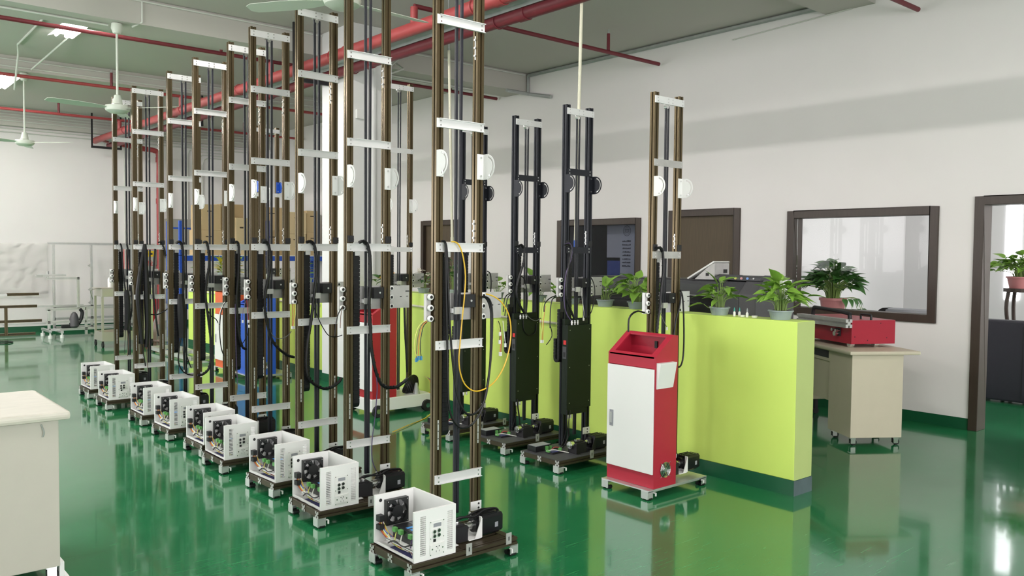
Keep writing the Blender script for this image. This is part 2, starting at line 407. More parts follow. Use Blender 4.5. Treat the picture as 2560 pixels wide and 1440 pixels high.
def protractor(parent, x, zc, m, side, fx):
    """L bracket: flange bolted on the rail front, half disc standing out towards the aisle"""
    R = .065; mb = MB(); y0 = -.004
    mb.box(fx, y0, zc-R, fx+RW, -.0006, zc+R)
    xa, xb = (x, x+.003) if side < 0 else (x-.003, x)
    yc = -.030; N = 14
    inner = [(y0, zc-R), (yc, zc-R)] + [(yc-.0475*sin(pi*i/N), zc-.0475*cos(pi*i/N)) for i in range(0, N+1)] + [(yc, zc+R), (y0, zc+R)]
    mb.prism(inner, 0, xa, xb)
    for i in range(N):
        a0 = pi*i/N; a1 = pi*(i+1)/N
        r0, r1 = (.0565, R)
        if i in (0, N-1): r0 = .047
        q = [(yc-r0*sin(a0), zc-r0*cos(a0)), (yc-r1*sin(a0), zc-r1*cos(a0)), (yc-r1*sin(a1), zc-r1*cos(a1)), (yc-r0*sin(a1), zc-r0*cos(a1))]
        mb.prism(q, 0, xa, xb)
    o = mb.build('protractor_bracket', m, parent)
    b = bolts(MB(), [(fx+RW/2, zc-R+.018), (fx+RW/2, zc+R-.018)], y0, .006, .007)
    b.cyl((xa-.004, yc-.03, zc-.045), (xb+.004, yc-.03, zc-.045), .005, 8)
    stuff(b.build('bolts', 'chrome', o))
    return o
def roller(parent, x, y, z):
    mb = MB()
    n = 16; prof = [(.0085, -.009), (.0155, -.006), (.0165, 0), (.0155, .006), (.0085, .009)]
    v = []
    for r, h in prof:
        for i in range(n):
            a = 2*pi*i/n; v.append((x+r*cos(a), y+h, z+r*sin(a)))
    fs = [(j*n+i, j*n+(i+1) % n, (j+1)*n+(i+1) % n, (j+1)*n+i) for j in range(len(prof)-1) for i in range(n)]
    mb.add(v, fs, 0)
    mb.cyl((x, y-.006, z), (x, y+.02, z), .0088, 10, 1)
    return mb.build('roller', ['plastic_white', 'black'], parent, smooth=True)
def carriage(root, zc=1.225, w=.294, plate='alu_raw', left=True):
    mb = MB(); y0, y1 = .047, .053; z0, z1 = zc-.07, zc+.07
    if left: mb.box(-.034, .030, z0, -.008, .047, z1)
    mb.box(-.034, y0, z0, .085, y1, z1).box(.085, y0, z0, .20, y1, z0+.022).box(.085, y0, z1-.03, .20, y1, z1)
    mb.box(.102, y0, z0+.022, .20, y1, z1-.03).box(.20, y0, z0, w+.168, y1, z1)
    for dz in (-.05, .05): mb.box(w+.03, y0-.001, zc+dz-.004, w+.05, y0, zc+dz+.004, 1)
    mb.box(w+.10, y0-.001, zc-.003, w+.112, y0, zc+.003, 1).box(w+.14, y0-.001, zc+.03, w+.167, y0, zc+.037, 1).box(w+.145, y0-.001, zc, w+.16, y0, zc+.004, 1)
    c = mb.build('carriage_plate', [plate, 'black'], root)
    for dz in (-.054, 0, .054):
        if left: roller(c, -.0185, .017, zc+dz)
        roller(c, w+.0185, .017, zc+dz)
    mb = MB().box(.185, .004, zc-.004, .262, .046, zc+.062).box(.262, .010, zc+.004, .285, .046, zc+.055).cyl((.224, .004, zc+.03), (.224, -.002, zc+.03), .006, 8, 1)
    mb.build('head_block', ['black', 'alu'], c)
    mb = MB().box(.120, .0, zc-.036, .166, .012, zc+.0).box(.120, .012, zc-.03, .126, .046, zc-.008)
    mb.build('belt_clamp', 'alu', c)
    return c
def foot(parent, x, y, sx, sy):
    """silver caster block; sx, sy: outward directions along x and y"""
    mb = MB(); hw = .027
    mb.box(x, y-hw, .010, x+sx*.004, y+hw, .056)
    mb.box(x-sx*.045, y+sy*hw, .010, x, y+sy*(hw-.004), .056)
    mb.box(x-sx*.045, y-hw, .050, x, y+hw, .0555)
    for dy in (-.016, 0.016):
        mb.cyl((x-sx*.006, y+dy, .012), (x-sx*.040, y+dy, .012), .0118, 10, 1)
        mb.cyl((x+sx*.002, y+dy, .0125), (x-sx*.006, y+dy, .0125), .006, 8, 0)
    mb.bar((x-sx*.05, y+sy*hw, .044), (x-sx*.05, y+sy*(hw+.018), .044), .008, .005, 2).bar((x-sx*.05, y+sy*(hw+.018), .046), (x-sx*.05, y+sy*(hw+.018), .026), .006, .008, 2)
    return mb.build('caster_foot', ['alu', 'rubber', 'plastic_white'], parent)
def base_frame(root, x0, x1, y0, y1, m, plate=None):
    mb = MB(); z0, z1 = .056, .092
    def beam(ax, a0, a1, b0):
        p = [(b0+q[0]*.95, z0+q[1]*.88) for q in rail_poly(0, 0)]
        mb.prism(p, ax, a0, a1, 0, 1)
    for yy in (y0, (y0+y1)/2-.02, y1-.041): beam(0, x0, x1, yy)
    for xx in (x0+.003, (x0+x1)/2, x1-.042): mb.box(xx, y0+.038, z0+.002, xx+.038, y1-.038, z1-.002, 0)
    if plate: mb.box(x0+.002, y0+.002, z1-.001, x1-.002, y1-.002, z1+.003, 2)
    else:
        for k in range(4): mb.box(-.07, y0+.05+k*.075, z1-.012, x1-.01, y0+.10+k*.075, z1-.004, 2)
    o = mb.build('base_frame', [m, 'alu_raw', plate or 'bronze_dark'], root)
    for sx, xx in ((-1, x0), (1, x1)):
        for sy, yy in ((-1, y0+.027), (1, y1-.027)): foot(root, xx, yy, sx, sy)
    for xx in (-.03, .215):
        MB().box(xx, y0-.003, .068, xx+.034, y0, .124, 0).box(xx+.014, y0-.0035, .086, xx+.02, y0, .106, 1).build('tab_plate', ['alu_raw', 'black'], root)
    return o
def motor(root, x0=.143, y0=-.21, bracket='white_paint', plate=True):
    slim = not plate
    mb = MB(); x1 = x0+.135; y1 = y0+.095; z0 = .098; z1 = .196
    prof = [(y0+.012, z0), (y1-.012, z0), (y1, z0+.012), (y1, z1-.012), (y1-.012, z1), (y0+.012, z1), (y0, z1-.012), (y0, z0+.012)]
    mb.prism(prof, 0, x0, x1-.022)
    for k in range(4): mb.box(x0+.012, y0+.016+k*.02, z1, x1-.03, y0+.022+k*.02, z1+.004)
    mb.prism([(y0+.006+(a-y0)*.87, z0+.004+(b-z0)*.95) for a, b in prof], 0, x1-.022, x1)
    mb.cyl((x0, (y0+y1)/2, .15), (x0-.028, (y0+y1)/2, .15), .036, 14)
    mb.box(x1-.055, y0-.001, .13, x1-.035, y0, .155, 1)
    mt = mb.build('motor', ['black_gloss', 'label_grey'], root)
    yc = (y0+y1)/2
    mb = MB().box(x0-.011, y0-.004, .094, x0-.006, y0+.012, .2).box(x0-.011, y1-.012, .094, x0-.006, y1+.004, .2)
    mb.box(x0-.011, y0+.012, .094, x0-.006, y1-.012, .112).box(x0-.085, y0-.004, .094, x0-.006, y1+.004, .099)
    mb.prism([(x0-.006, .099), (x0-.05, .099), (x0-.010, .195), (x0-.006, .195)], 1, y0-.008, y0-.004)
    mb.build('motor_bracket', bracket, mt)
    mb = MB().cyl((x0-.028, yc, .15), (x0-.04, yc, .15), .021, 12).cyl((x0-.041, yc, .15), (x0-.062, yc, .15), .019, 12).cyl((x0-.062, yc, .15), (x0-.085, yc, .15), .012, 10)
    mb.build('coupling', 'chrome', mt, smooth=True)
    mb = MB().box(x0-.185, y0+.004, .094, x0-.085, y1-.006, .168).box(x0-.175, y0+.02, .168, x0-.10, y1-.02, .178)
    mb.cyl((x0-.16, yc-.01, .178), (x0-.16, yc-.01, .192), .012, 10, 1).cyl((x0-.125, yc, .178), (x0-.125, yc, .188), .015, 10, 1)
    g = mb.build('gearbox', ['black', 'chrome'], root)
    if not slim: MB().tube([(x0-.17, yc, .175), (x0-.12, yc-.01, .205), (x0-.03, yc-.02, .198), (x0+.04, yc-.01, .215), (x1-.01, yc, .205), (x1+.01, yc, .17)], .006, 7).tube([(x0-.14, yc+.02, .18), (x0-.06, yc, .20), (x0+.05, yc+.015, .213), (x1, yc+.02, .19)], .0045, 6).build('motor_cable', 'cable', mt, smooth=True)
    MB().box(x0-.195, y0-.006, .093, x0-.19, y0+.05, .15).box(x0-.195, y0-.02, .093, x0-.16, y0+.05, .097).build('gearbox_bracket', bracket, g)
    return g
def drag_chain(root, x0=.050, x1=.090, zt=1.50, zb=.60, brk='alu'):
    mb = MB(); n = int((zt-zb)/.024); y0, y1 = .006, .030
    for k in range(n):
        z = zb+(zt-zb)*k/n
        mb.box(x0, y0, z, x1, y1, z+(zt-zb)/n*.92)
    mb.box(x0+.004, y0+.003, zb, x1-.004, y1-.003, zt)
    # bend at the bottom and short return run behind
    r = .03; N = 6
    for k in range(N):
        a = pi*k/N; b = pi*(k+.9)/N
        q = [(y0+r-(r)*cos(a), zb-r*sin(a)), (y0+r-(r)*cos(b), zb-r*sin(b)), (y0+r-(r-.022)*cos(b), zb-(r-.022)*sin(b)), (y0+r-(r-.022)*cos(a), zb-(r-.022)*sin(a))]
        mb.prism(q, 0, x0, x1)
    for k in range(6): mb.box(x0, y0+2*r-.022, zb+k*.024, x1, y0+2*r, zb+k*.024+.022)
    o = mb.build('drag_chain', 'cable', root)
    MB().box(x0+.004, -.0004, zt-.022, x1, .004, zt+.056).build('chain_bracket', brk, o)
    return o
def belts(root, zt, zb=.16, w=.294, spread=.034, bw=.0135):
    mb = MB(); c = w/2
    for s in (-1, 1):
        mb.bar((c+s*.0085, .018, zb), (c+s*spread/2, .018, zt-BH-.005), bw, .012, 0, (0, 1, 0))
    o = mb.build('belt', 'belt', root)
    MB().cyl((c-.006, .008, zt-BH-.012), (c-.006, .03, zt-BH-.012), .014, 10).box(c-.04, .0, zt-BH-.006, c-.015, .014, zt-BH+.004).build('pulley', 'chrome', root)
    return o
CABLES = {}
CABLES={
1:[
 ('black_cable','cable',0.0055,[(0.024,-0.022,1.557),(0.039,-0.022,1.554),(0.051,-0.022,1.514),(0.06,-0.022,1.364),(0.071,-0.022,1.164),(0.091,-0.022,0.96),(0.114,-0.022,0.816),(0.141,-0.022,0.732),(0.179,-0.022,0.68),(0.224,-0.022,0.669),(0.271,-0.022,0.697),(0.31,-0.022,0.766),(0.337,-0.022,0.942),(0.346,-0.022,1.109),(0.342,-0.022,1.214),(0.323,-0.022,1.261),(0.291,-0.022,1.276)]),
 ('black_cable','cable',0.0055,[(0.019,-0.022,1.557),(0.034,-0.022,1.556),(0.044,-0.022,1.524),(0.048,-0.022,1.365),(0.057,-0.022,1.064),(0.064,-0.022,0.841),(0.07,-0.022,0.739),(0.091,-0.022,0.666),(0.129,-0.022,0.618),(0.167,-0.022,0.605),(0.214,-0.022,0.616),(0.25,-0.022,0.647),(0.284,-0.022,0.695),(0.317,-0.022,0.818),(0.335,-0.022,0.942),(0.338,-0.022,1.152),(0.329,-0.022,1.225),(0.302,-0.022,1.268),(0.28,-0.022,1.275)]),
 ('yellow_cable','yellow',0.0036,[(0.078,-0.022,1.556),(0.108,-0.022,1.553),(0.133,-0.022,1.529),(0.154,-0.022,1.475),(0.168,-0.022,1.383),(0.163,-0.022,1.282),(0.149,-0.022,1.16),(0.135,-0.022,1.018),(0.131,-0.022,0.957),(0.139,-0.022,0.896),(0.165,-0.022,0.836),(0.207,-0.022,0.799),(0.249,-0.022,0.787),(0.301,-0.022,0.794),(0.363,-0.022,0.824),(0.417,-0.022,0.883),(0.452,-0.022,0.955),(0.471,-0.022,1.039),(0.472,-0.022,1.114),(0.455,-0.022,1.179),(0.413,-0.022,1.237),(0.358,-0.022,1.273),(0.304,-0.022,1.289)]),
 ('wire','wyg',0.002,[(-0.065,-0.022,1.168),(-0.107,-0.022,1.148),(-0.13,-0.022,1.104),(-0.139,-0.022,1.036),(-0.122,-0.022,0.99)]),
 ('wire','wor',0.002,[(-0.065,-0.022,1.162),(-0.093,-0.022,1.141),(-0.111,-0.022,1.074),(-0.115,-0.022,0.996)]),
 ('wire','wbr',0.002,[(-0.067,-0.022,1.166),(-0.1,-0.022,1.142),(-0.121,-0.022,1.074),(-0.127,-0.022,0.987)]),
 ('wire','cable',0.002,[(-0.065,-0.022,1.158),(-0.088,-0.022,1.135),(-0.104,-0.022,1.054),(-0.099,-0.022,0.994)]),
 ('wire','cable',0.002,[(0.386,-0.022,1.145),(0.401,-0.022,1.107),(0.396,-0.022,1.043)]),
 ('wire','wor',0.002,[(0.395,-0.022,1.096),(0.404,-0.022,1.043),(0.399,-0.022,0.98)]),
 ('wire','wrd',0.002,[(0.401,-0.022,1.096),(0.41,-0.022,1.043),(0.405,-0.022,0.979)]),
 ('wire','wwh',0.002,[(0.417,-0.022,1.144),(0.426,-0.022,1.084),(0.435,-0.022,1.024)]),
 ('wire','wyg',0.002,[(0.378,-0.022,1.146),(0.384,-0.022,1.118),(0.398,-0.022,1.086)]),
],
2:[
 ('sleeved_cable','cable',0.012,[(0.069,-0.022,1.556),(0.096,-0.022,1.564),(0.124,-0.022,1.543),(0.14,-0.022,1.477),(0.146,-0.022,1.334),(0.136,-0.022,1.19),(0.147,-0.022,1.046),(0.153,-0.022,0.926),(0.181,-0.022,0.791),(0.221,-0.022,0.702),(0.272,-0.022,0.676),(0.329,-0.022,0.675),(0.381,-0.022,0.7),(0.41,-0.022,0.722)]),
 ('purple_cable','purple',0.003,[(0.158,-0.022,0.949),(0.173,-0.022,0.852),(0.193,-0.022,0.705),(0.187,-0.022,0.584),(0.174,-0.022,0.464),(0.16,-0.022,0.369),(0.161,-0.022,0.247),(0.203,-0.022,0.155),(0.226,-0.022,0.144)]),
 ('wire','cable',0.003,[(-0.036,-0.022,1.184),(-0.067,-0.022,1.139),(-0.083,-0.022,1.069),(-0.088,-0.022,1.011)]),
 ('wire','wbr',0.002,[(-0.038,-0.022,1.184),(-0.051,-0.022,1.126),(-0.054,-0.022,1.056)]),
],
3:[
 ('sleeved_cable','cable',0.012,[(0.047,-0.022,1.559),(0.076,-0.022,1.567),(0.104,-0.022,1.544),(0.119,-0.022,1.471),(0.122,-0.022,1.365),(0.107,-0.022,1.234),(0.082,-0.022,1.05),(0.059,-0.022,0.919),(0.047,-0.022,0.788),(0.059,-0.022,0.681),(0.102,-0.022,0.624),(0.175,-0.022,0.585),(0.24,-0.022,0.59),(0.294,-0.022,0.62),(0.312,-0.022,0.648)]),
 ('wire','cable',0.003,[(0.105,-0.022,1.128),(0.128,-0.022,1.074),(0.163,-0.022,1.006),(0.21,-0.022,0.942),(0.264,-0.022,0.926),(0.318,-0.022,0.936)]),
 ('wire','wrd',0.002,[(-0.054,-0.022,1.159),(-0.051,-0.022,1.095),(-0.054,-0.022,1.017)]),
 ('wire','wor',0.002,[(-0.043,-0.022,1.159),(-0.04,-0.022,1.094),(-0.049,-0.022,1.016)]),
 ('wire','wyg',0.002,[(-0.032,-0.022,1.159),(-0.032,-0.022,1.094),(-0.043,-0.022,1.016)]),
],
4:[
 ('sleeved_cable','cable',0.012,[(0.071,-0.022,1.559),(0.098,-0.022,1.568),(0.122,-0.022,1.54),(0.134,-0.022,1.436),(0.122,-0.022,1.32),(0.097,-0.022,1.205),(0.091,-0.022,1.089),(0.109,-0.022,0.972),(0.145,-0.022,0.854),(0.207,-0.022,0.777),(0.276,-0.022,0.728),(0.32,-0.022,0.716)]),
 ('wire','wgr',0.003,[(0.109,-0.022,1.001),(0.133,-0.022,0.913),(0.176,-0.022,0.867),(0.223,-0.022,0.861),(0.27,-0.022,0.882),(0.295,-0.022,0.91)]),
 ('wire','wrd',0.002,[(-0.044,-0.022,1.151),(-0.038,-0.022,1.065),(-0.032,-0.022,1.008)]),
 ('wire','wbr',0.002,[(-0.032,-0.022,1.15),(-0.029,-0.022,1.05),(-0.027,-0.022,0.973)]),
 ('wire','purple',0.002,[(-0.05,-0.022,1.145),(-0.071,-0.022,1.08),(-0.074,-0.022,1.009)]),
],
5:[
 ('sleeved_cable','cable',0.011,[(0.03,-0.022,1.558),(0.049,-0.022,1.57),(0.065,-0.022,1.528),(0.061,-0.022,1.306),(0.048,-0.022,1.152),(0.053,-0.022,0.966),(0.072,-0.022,0.81),(0.097,-0.022,0.746),(0.126,-0.022,0.735)]),
 ('purple_cable','purple',0.003,[(0.035,-0.022,1.09),(0.037,-0.022,0.905),(0.043,-0.022,0.656),(0.051,-0.022,0.469)]),
 ('wire','cable',0.003,[(0.143,-0.022,0.962),(0.136,-0.022,0.868),(0.11,-0.022,0.807),(0.085,-0.022,0.772)]),
 ('wire','cable',0.004,[(-0.034,-0.022,1.117),(-0.062,-0.022,1.078),(-0.081,-0.022,1.002),(-0.088,-0.022,0.88),(-0.076,-0.022,0.757),(-0.055,-0.022,0.694)]),
 ('wire','wwh',0.003,[(-0.047,-0.022,1.108),(-0.084,-0.022,1.033),(-0.097,-0.022,0.942),(-0.1,-0.022,0.893)]),
],
6:[
 ('sleeved_cable','cable',0.012,[(0.063,-0.022,1.564),(0.087,-0.022,1.574),(0.103,-0.022,1.534),(0.113,-0.022,1.387),(0.092,-0.022,1.253),(0.081,-0.022,1.12),(0.1,-0.022,0.951),(0.123,-0.022,0.748),(0.122,-0.022,0.579),(0.098,-0.022,0.497),(0.047,-0.022,0.461),(0.011,-0.022,0.46)]),
 ('wire','cable',0.004,[(0.094,-0.022,1.012),(0.127,-0.022,0.95),(0.168,-0.022,0.922),(0.195,-0.022,0.873)]),
],
7:[
 ('sleeved_cable','cable',0.014,[(0.061,-0.022,1.563),(0.086,-0.022,1.577),(0.11,-0.022,1.549),(0.12,-0.022,1.448),(0.123,-0.022,1.268),(0.118,-0.022,1.087),(0.131,-0.022,0.905),(0.123,-0.022,0.76)]),
 ('cable_bundle','cable',0.03,[(0.093,-0.022,1.106),(0.1,-0.022,0.979),(0.106,-0.022,0.834),(0.105,-0.022,0.707)]),
 ('black_cable','cable',0.006,[(0.094,-0.022,0.707),(0.076,-0.022,0.582),(0.072,-0.022,0.491),(0.103,-0.022,0.416),(0.157,-0.022,0.371),(0.229,-0.022,0.358)]),
 ('black_cable','cable',0.005,[(0.116,-0.022,0.706),(0.137,-0.022,0.578),(0.165,-0.022,0.484),(0.186,-0.022,0.428)]),
 ('wire','cable',0.003,[(0.08,-0.022,0.708),(0.075,-0.022,0.509),(0.075,-0.022,0.382)]),
 ('wire','wbr',0.002,[(0.101,-0.022,0.689),(0.115,-0.022,0.543),(0.121,-0.022,0.415)]),
],
8:[
 ('cable_bundle','cable',0.019,[(0.096,-0.022,1.55),(0.073,-0.022,1.4),(0.045,-0.022,1.204),(0.032,-0.022,1.048),(0.046,-0.022,0.851),(0.059,-0.022,0.693),(0.07,-0.022,0.574)]),
 ('cable_bundle','cable',0.023,[(0.1,-0.022,1.558),(0.109,-0.022,1.282),(0.115,-0.022,1.006),(0.12,-0.022,0.769),(0.107,-0.022,0.539)]),
 ('black_cable','cable',0.006,[(0.029,-0.022,1.048),(0.038,-0.022,0.851),(0.055,-0.022,0.653),(0.077,-0.022,0.494),(0.098,-0.022,0.354)]),
 ('wire','wbr',0.003,[(0.104,-0.022,0.54),(0.114,-0.022,0.412),(0.121,-0.022,0.292)]),
 ('black_cable','cable',0.006,[(0.133,-0.022,0.867),(0.201,-0.022,0.857),(0.259,-0.022,0.878),(0.314,-0.022,0.912)]),
 ('sleeved_cable','cable',0.009,[(0.226,-0.022,1.575),(0.256,-0.022,1.576),(0.283,-0.022,1.52),(0.298,-0.022,1.441)]),
 ('sleeved_cable','cable',0.011,[(0.198,-0.022,1.512),(0.182,-0.022,1.322),(0.176,-0.022,1.084),(0.194,-0.022,0.885),(0.212,-0.022,0.724),(0.223,-0.022,0.644)]),
],
9:[
 ('sleeved_cable','cable',0.01,[(0.053,-0.022,1.563),(0.069,-0.022,1.517),(0.082,-0.022,1.265),(0.104,-0.022,1.054)]),
 ('cable_bundle','cable',0.026,[(0.113,-0.022,1.074),(0.123,-0.022,0.884),(0.109,-0.022,0.651)]),
 ('sleeved_cable','cable',0.011,[(0.121,-0.022,1.56),(0.14,-0.022,1.434),(0.153,-0.022,1.18),(0.171,-0.022,0.924),(0.146,-0.022,0.755)]),
 ('wire','cable',0.003,[(0.101,-0.022,0.651),(0.092,-0.022,0.503),(0.091,-0.022,0.397)]),
 ('wire','wbr',0.003,[(0.117,-0.022,0.65),(0.128,-0.022,0.522),(0.119,-0.022,0.374)]),
 ('wire','cable',0.003,[(0.147,-0.022,0.84),(0.133,-0.022,0.671),(0.152,-0.022,0.542)]),
],
'B3':[
 ('purple_cable','purple',0.0036,[(-0.069,-0.07,1.568),(-0.021,-0.07,1.578),(0.003,-0.07,1.538),(-0.007,-0.07,1.457),(-0.05,-0.07,1.371),(-0.068,-0.07,1.257),(-0.066,-0.07,1.142),(-0.041,-0.07,1.07),(0.005,-0.07,1.019)]),
 ('sleeved_cable','cable',0.009,[(-0.069,-0.07,1.563),(-0.029,-0.07,1.569),(-0.005,-0.07,1.529),(-0.023,-0.07,1.443),(-0.045,-0.07,1.343),(-0.047,-0.07,1.199),(-0.009,-0.07,1.112),(0.037,-0.07,1.029)]),
 ('wire','cable',0.004,[(-0.142,-0.07,1.196),(-0.184,-0.07,1.18),(-0.202,-0.07,1.104),(-0.204,-0.07,0.977)]),
 ('wire','cable',0.004,[(-0.149,-0.07,1.205),(-0.211,-0.07,1.187),(-0.257,-0.07,1.148),(-0.263,-0.07,1.093)]),
 ('wire','wyg',0.002,[(-0.253,-0.07,1.134),(-0.274,-0.07,1.037),(-0.287,-0.07,0.897)]),
 ('wire','wor',0.002,[(-0.249,-0.07,1.134),(-0.266,-0.07,1.036),(-0.272,-0.07,0.896)]),
 ('wire','cable',0.003,[(-0.2,-0.07,0.991),(-0.184,-0.07,0.919),(-0.237,-0.07,0.86)]),
 ('wire','cable',0.0035,[(0.205,-0.07,1.328),(0.24,-0.07,1.266),(0.242,-0.07,1.177),(0.21,-0.07,1.075),(0.144,-0.07,1.01),(0.086,-0.07,1.003)]),
 ('wire','wwh',0.002,[(0.11,-0.07,1.254),(0.112,-0.07,1.181),(0.135,-0.07,1.078),(0.131,-0.07,1.034)]),
 ('black_cable','cable',0.005,[(-0.028,-0.07,0.371),(-0.027,-0.07,0.272),(-0.013,-0.07,0.183),(-0.06,-0.07,0.108),(-0.151,-0.07,0.092)]),
 ('black_cable','cable',0.004,[(0.004,-0.07,0.368),(-0.007,-0.07,0.284),(-0.001,-0.07,0.181)]),
],
'B2':[
 ('sleeved_cable','cable',0.011,[(-0.02,-0.07,1.552),(0.013,-0.07,1.568),(0.042,-0.07,1.538),(0.044,-0.07,1.45),(0.012,-0.07,1.356),(-0.028,-0.07,1.247),(-0.023,-0.07,1.153),(0.02,-0.07,1.074),(0.062,-0.07,1.025)]),
 ('wire','cable',0.004,[(-0.097,-0.07,1.193),(-0.149,-0.07,1.157),(-0.164,-0.07,1.049)]),
 ('wire','cable',0.004,[(-0.089,-0.07,1.186),(-0.125,-0.07,1.147),(-0.148,-0.07,1.018)]),
 ('black_cable','cable',0.005,[(0.012,-0.07,1.325),(0.054,-0.07,1.293),(0.081,-0.07,1.166),(0.074,-0.07,1.04)]),
 ('wire','wgr',0.0035,[(0.066,-0.07,1.031),(0.113,-0.07,0.988),(0.177,-0.07,0.966),(0.229,-0.07,0.986)]),
 ('wire','wyg',0.002,[(0.229,-0.07,0.986),(0.245,-0.07,1.098),(0.27,-0.07,1.145)]),
 ('wire','wor',0.002,[(0.233,-0.07,0.986),(0.244,-0.07,0.873),(0.245,-0.07,0.809)]),
 ('black_cable','cable',0.004,[(0.042,-0.07,0.978),(0.051,-0.07,0.899),(0.102,-0.07,0.855),(0.17,-0.07,0.871),(0.182,-0.07,0.94)]),
 ('black_cable','cable',0.006,[(-0.012,-0.07,0.358),(-0.003,-0.07,0.287),(0.015,-0.07,0.19),(0.016,-0.07,0.133)]),
],
'B1':[
 ('black_cable','cable',0.005,[(0.235,-0.06,1.347),(0.27,-0.06,1.323),(0.28,-0.06,1.237),(0.272,-0.06,1.151)]),
 ('black_cable','cable',0.005,[(-0.004,-0.06,1.275),(-0.012,-0.06,1.208),(0.002,-0.06,1.124)]),
],
'R':[
 ('sleeved_cable','cable',0.011,[(0.008,-0.022,1.54),(0.048,-0.022,1.548),(0.078,-0.022,1.514),(0.085,-0.022,1.387),(0.068,-0.022,1.282),(0.058,-0.022,1.176),(0.041,-0.022,1.071),(0.034,-0.022,0.992)]),
 ('black_cable','cable',0.006,[(0.265,-0.022,1.264),(0.292,-0.022,1.223),(0.308,-0.022,1.114),(0.317,-0.022,0.949),(0.313,-0.022,0.813),(0.293,-0.022,0.754),(0.267,-0.022,0.74)]),
 ('black_cable','cable',0.006,[(0.274,-0.022,1.264),(0.268,-0.022,1.17),(0.228,-0.022,1.063),(0.206,-0.022,0.956)]),
 ('black_cable','cable',0.006,[(-0.097,-0.022,1.124),(-0.16,-0.022,1.137),(-0.217,-0.022,1.121),(-0.247,-0.022,1.084),(-0.249,-0.022,1.007)]),
 ('wire','wgr',0.002,[(0.06,-0.022,1.123),(0.094,-0.022,1.069),(0.133,-0.022,1.019)]),
],
'C':[
 ('sleeved_cable','cable',0.014,[(0.188,-0.022,0.993),(0.198,-0.022,0.728),(0.213,-0.022,0.531),(0.224,-0.022,0.335)]),
],
}

def add_cables(root, key):
    for nm, m, r, pts in CABLES.get(key, []):
        r = r*{'sleeved_cable': .82, 'cable_bundle': 1.25}.get(nm, 1); rr = r
        if nm == 'cable_bundle':
            pts = list(pts); k = (len(pts)-1)*3+1
            rr = [r*(.45+.55*sin(pi*min(1, (i+1)/k*1.15)*.8)) for i in range(k)]
            MB().tube(pts, rr, 8, smooth=3).build(nm, m, root, smooth=True); continue
        mb = MB().tube(pts, rr, 6 if r < .01 else 7, smooth=3)
        if r <= .0025:
            e = Vector(pts[-1]); mb.box(e.x-.005, e.y-.004, e.z-.02, e.x+.005, e.y+.004, e.z, 1)
        if nm == 'sleeved_cable':      # spiral wrap
            P = [Vector(p) for p in pts]
            for i in range(1, len(P)-1):
                for t in (0, .33, .66):
                    q = P[i].lerp(P[i+1], t); d = (P[i+1]-P[i]).normalized()*.004
                    mb.cyl(q-d, q+d, r*1.08, 7, 0)
        o = mb.build(nm, [m, 'conn_blue' if (key == 1 and pts[-1][0] < 0) else 'plastic_white'], root, smooth=True)
BARS = [.381, 1.0596, 1.5507, 2.1657, 2.6726]
def joint_strip(root, axis, x, y, z0, z1, n=3):
    mb = MB()
    if axis == 'front': mb.box(x-.0042, y, z0, x+.0042, y+.003, z1)
    else: mb.box(x, y-.0042, z0, x+.003, y+.0042, z1)
    for k in range(n):
        z = z0+(z1-z0)*(k+.5)/n
        if axis == 'front': mb.cyl((x, y, z), (x, y-.0006, z), .0032, 6, 1)
        else: mb.cyl((x, y, z), (x-.006, y, z), .006, 6, 0)
    return mb.build('joint_strip', ['alu', 'black'], root)

def wires(root):
    """wiring inside the open control box, in box coordinates of the machine"""
    rnd = random.Random(3)
    cols = ['wrd', 'wor', 'wbr', 'wyg', 'wwh', 'wbl', 'cable', 'wrd', 'cable', 'wwh', 'wor', 'wyg']
    for k, c in enumerate(cols):
        x = -.30+rnd.random()*.05; y = -.02-rnd.random()*.03
        pts = [(-.295+k*.002, .035, .215-.012*(k % 3)), (-.298+k*.002, .02-.005*k % .03, .16), (x, y-.05, .115+.01*rnd.random()), (x+.02, y-.13-.02*rnd.random(), .104+.012*rnd.random()), (x+.05*rnd.random(), -.25+.03*rnd.random(), .102+.01*rnd.random())]
        MB().tube(pts, .0022, 5, smooth=3).build('wire', c, root, smooth=True)
    for k, (c, y) in enumerate((('wyg', -.075), ('wwh', -.125), ('purple', -.21))):
        MB().tube([(-.262, y, .185), (-.283, y-.012, .16), (-.288, y-.02, .125), (-.27, y-.05, .105), (-.24, y-.06, .102)], .003, 5, smooth=3).build('wire', c, root, smooth=True)
    MB().tube([(-.30, -.05, .118), (-.31, -.12, .15), (-.305, -.19, .14), (-.29, -.25, .165)], .0035, 5).build('wire', 'cable', root, smooth=True)
BX0, BX1, BY0, BY1, BZ0, BZ1 = -.317, -.085, -.299, .054, .094, .3275
def vent_wall(mb, y0, y1):
    cols = [(.14, .27), (.79, .92)]; zt0, zt1 = .11, .885
    X = lambda f: BX0+(BX1-BX0)*f
    Z = lambda f: BZ0+(BZ1-BZ0)*f
    mb.box(BX0, y0, BZ0, BX1, y1, Z(zt0)).box(BX0, y0, Z(zt1), BX1, y1, BZ1)
    xs = [0, cols[0][0], cols[0][1], cols[1][0], cols[1][1], 1]
    for i in (0, 2, 4): mb.box(X(xs[i]), y0, Z(zt0), X(xs[i+1]), y1, Z(zt1))
    n = 19
    for a, b in cols:
        for k in range(n):
            z = Z(zt0+(zt1-zt0)*k/n); h = (Z(zt1)-Z(zt0))/n
            mb.add([(X(a), y0+.001, z+.002), (X(b), y0+.001, z+.002), (X(b), y0+.001, z+h*.48), (X(a), y0+.001, z+h*.48), (X(a), y1, z+h*.10), (X(b), y1, z+h*.10), (X(b), y1, z+h*.50), (X(a), y1, z+h*.50)],
                   [(0, 1, 2, 3), (7, 6, 5, 4), (0, 4, 5, 1), (2, 6, 7, 3)], 0)
    return mb
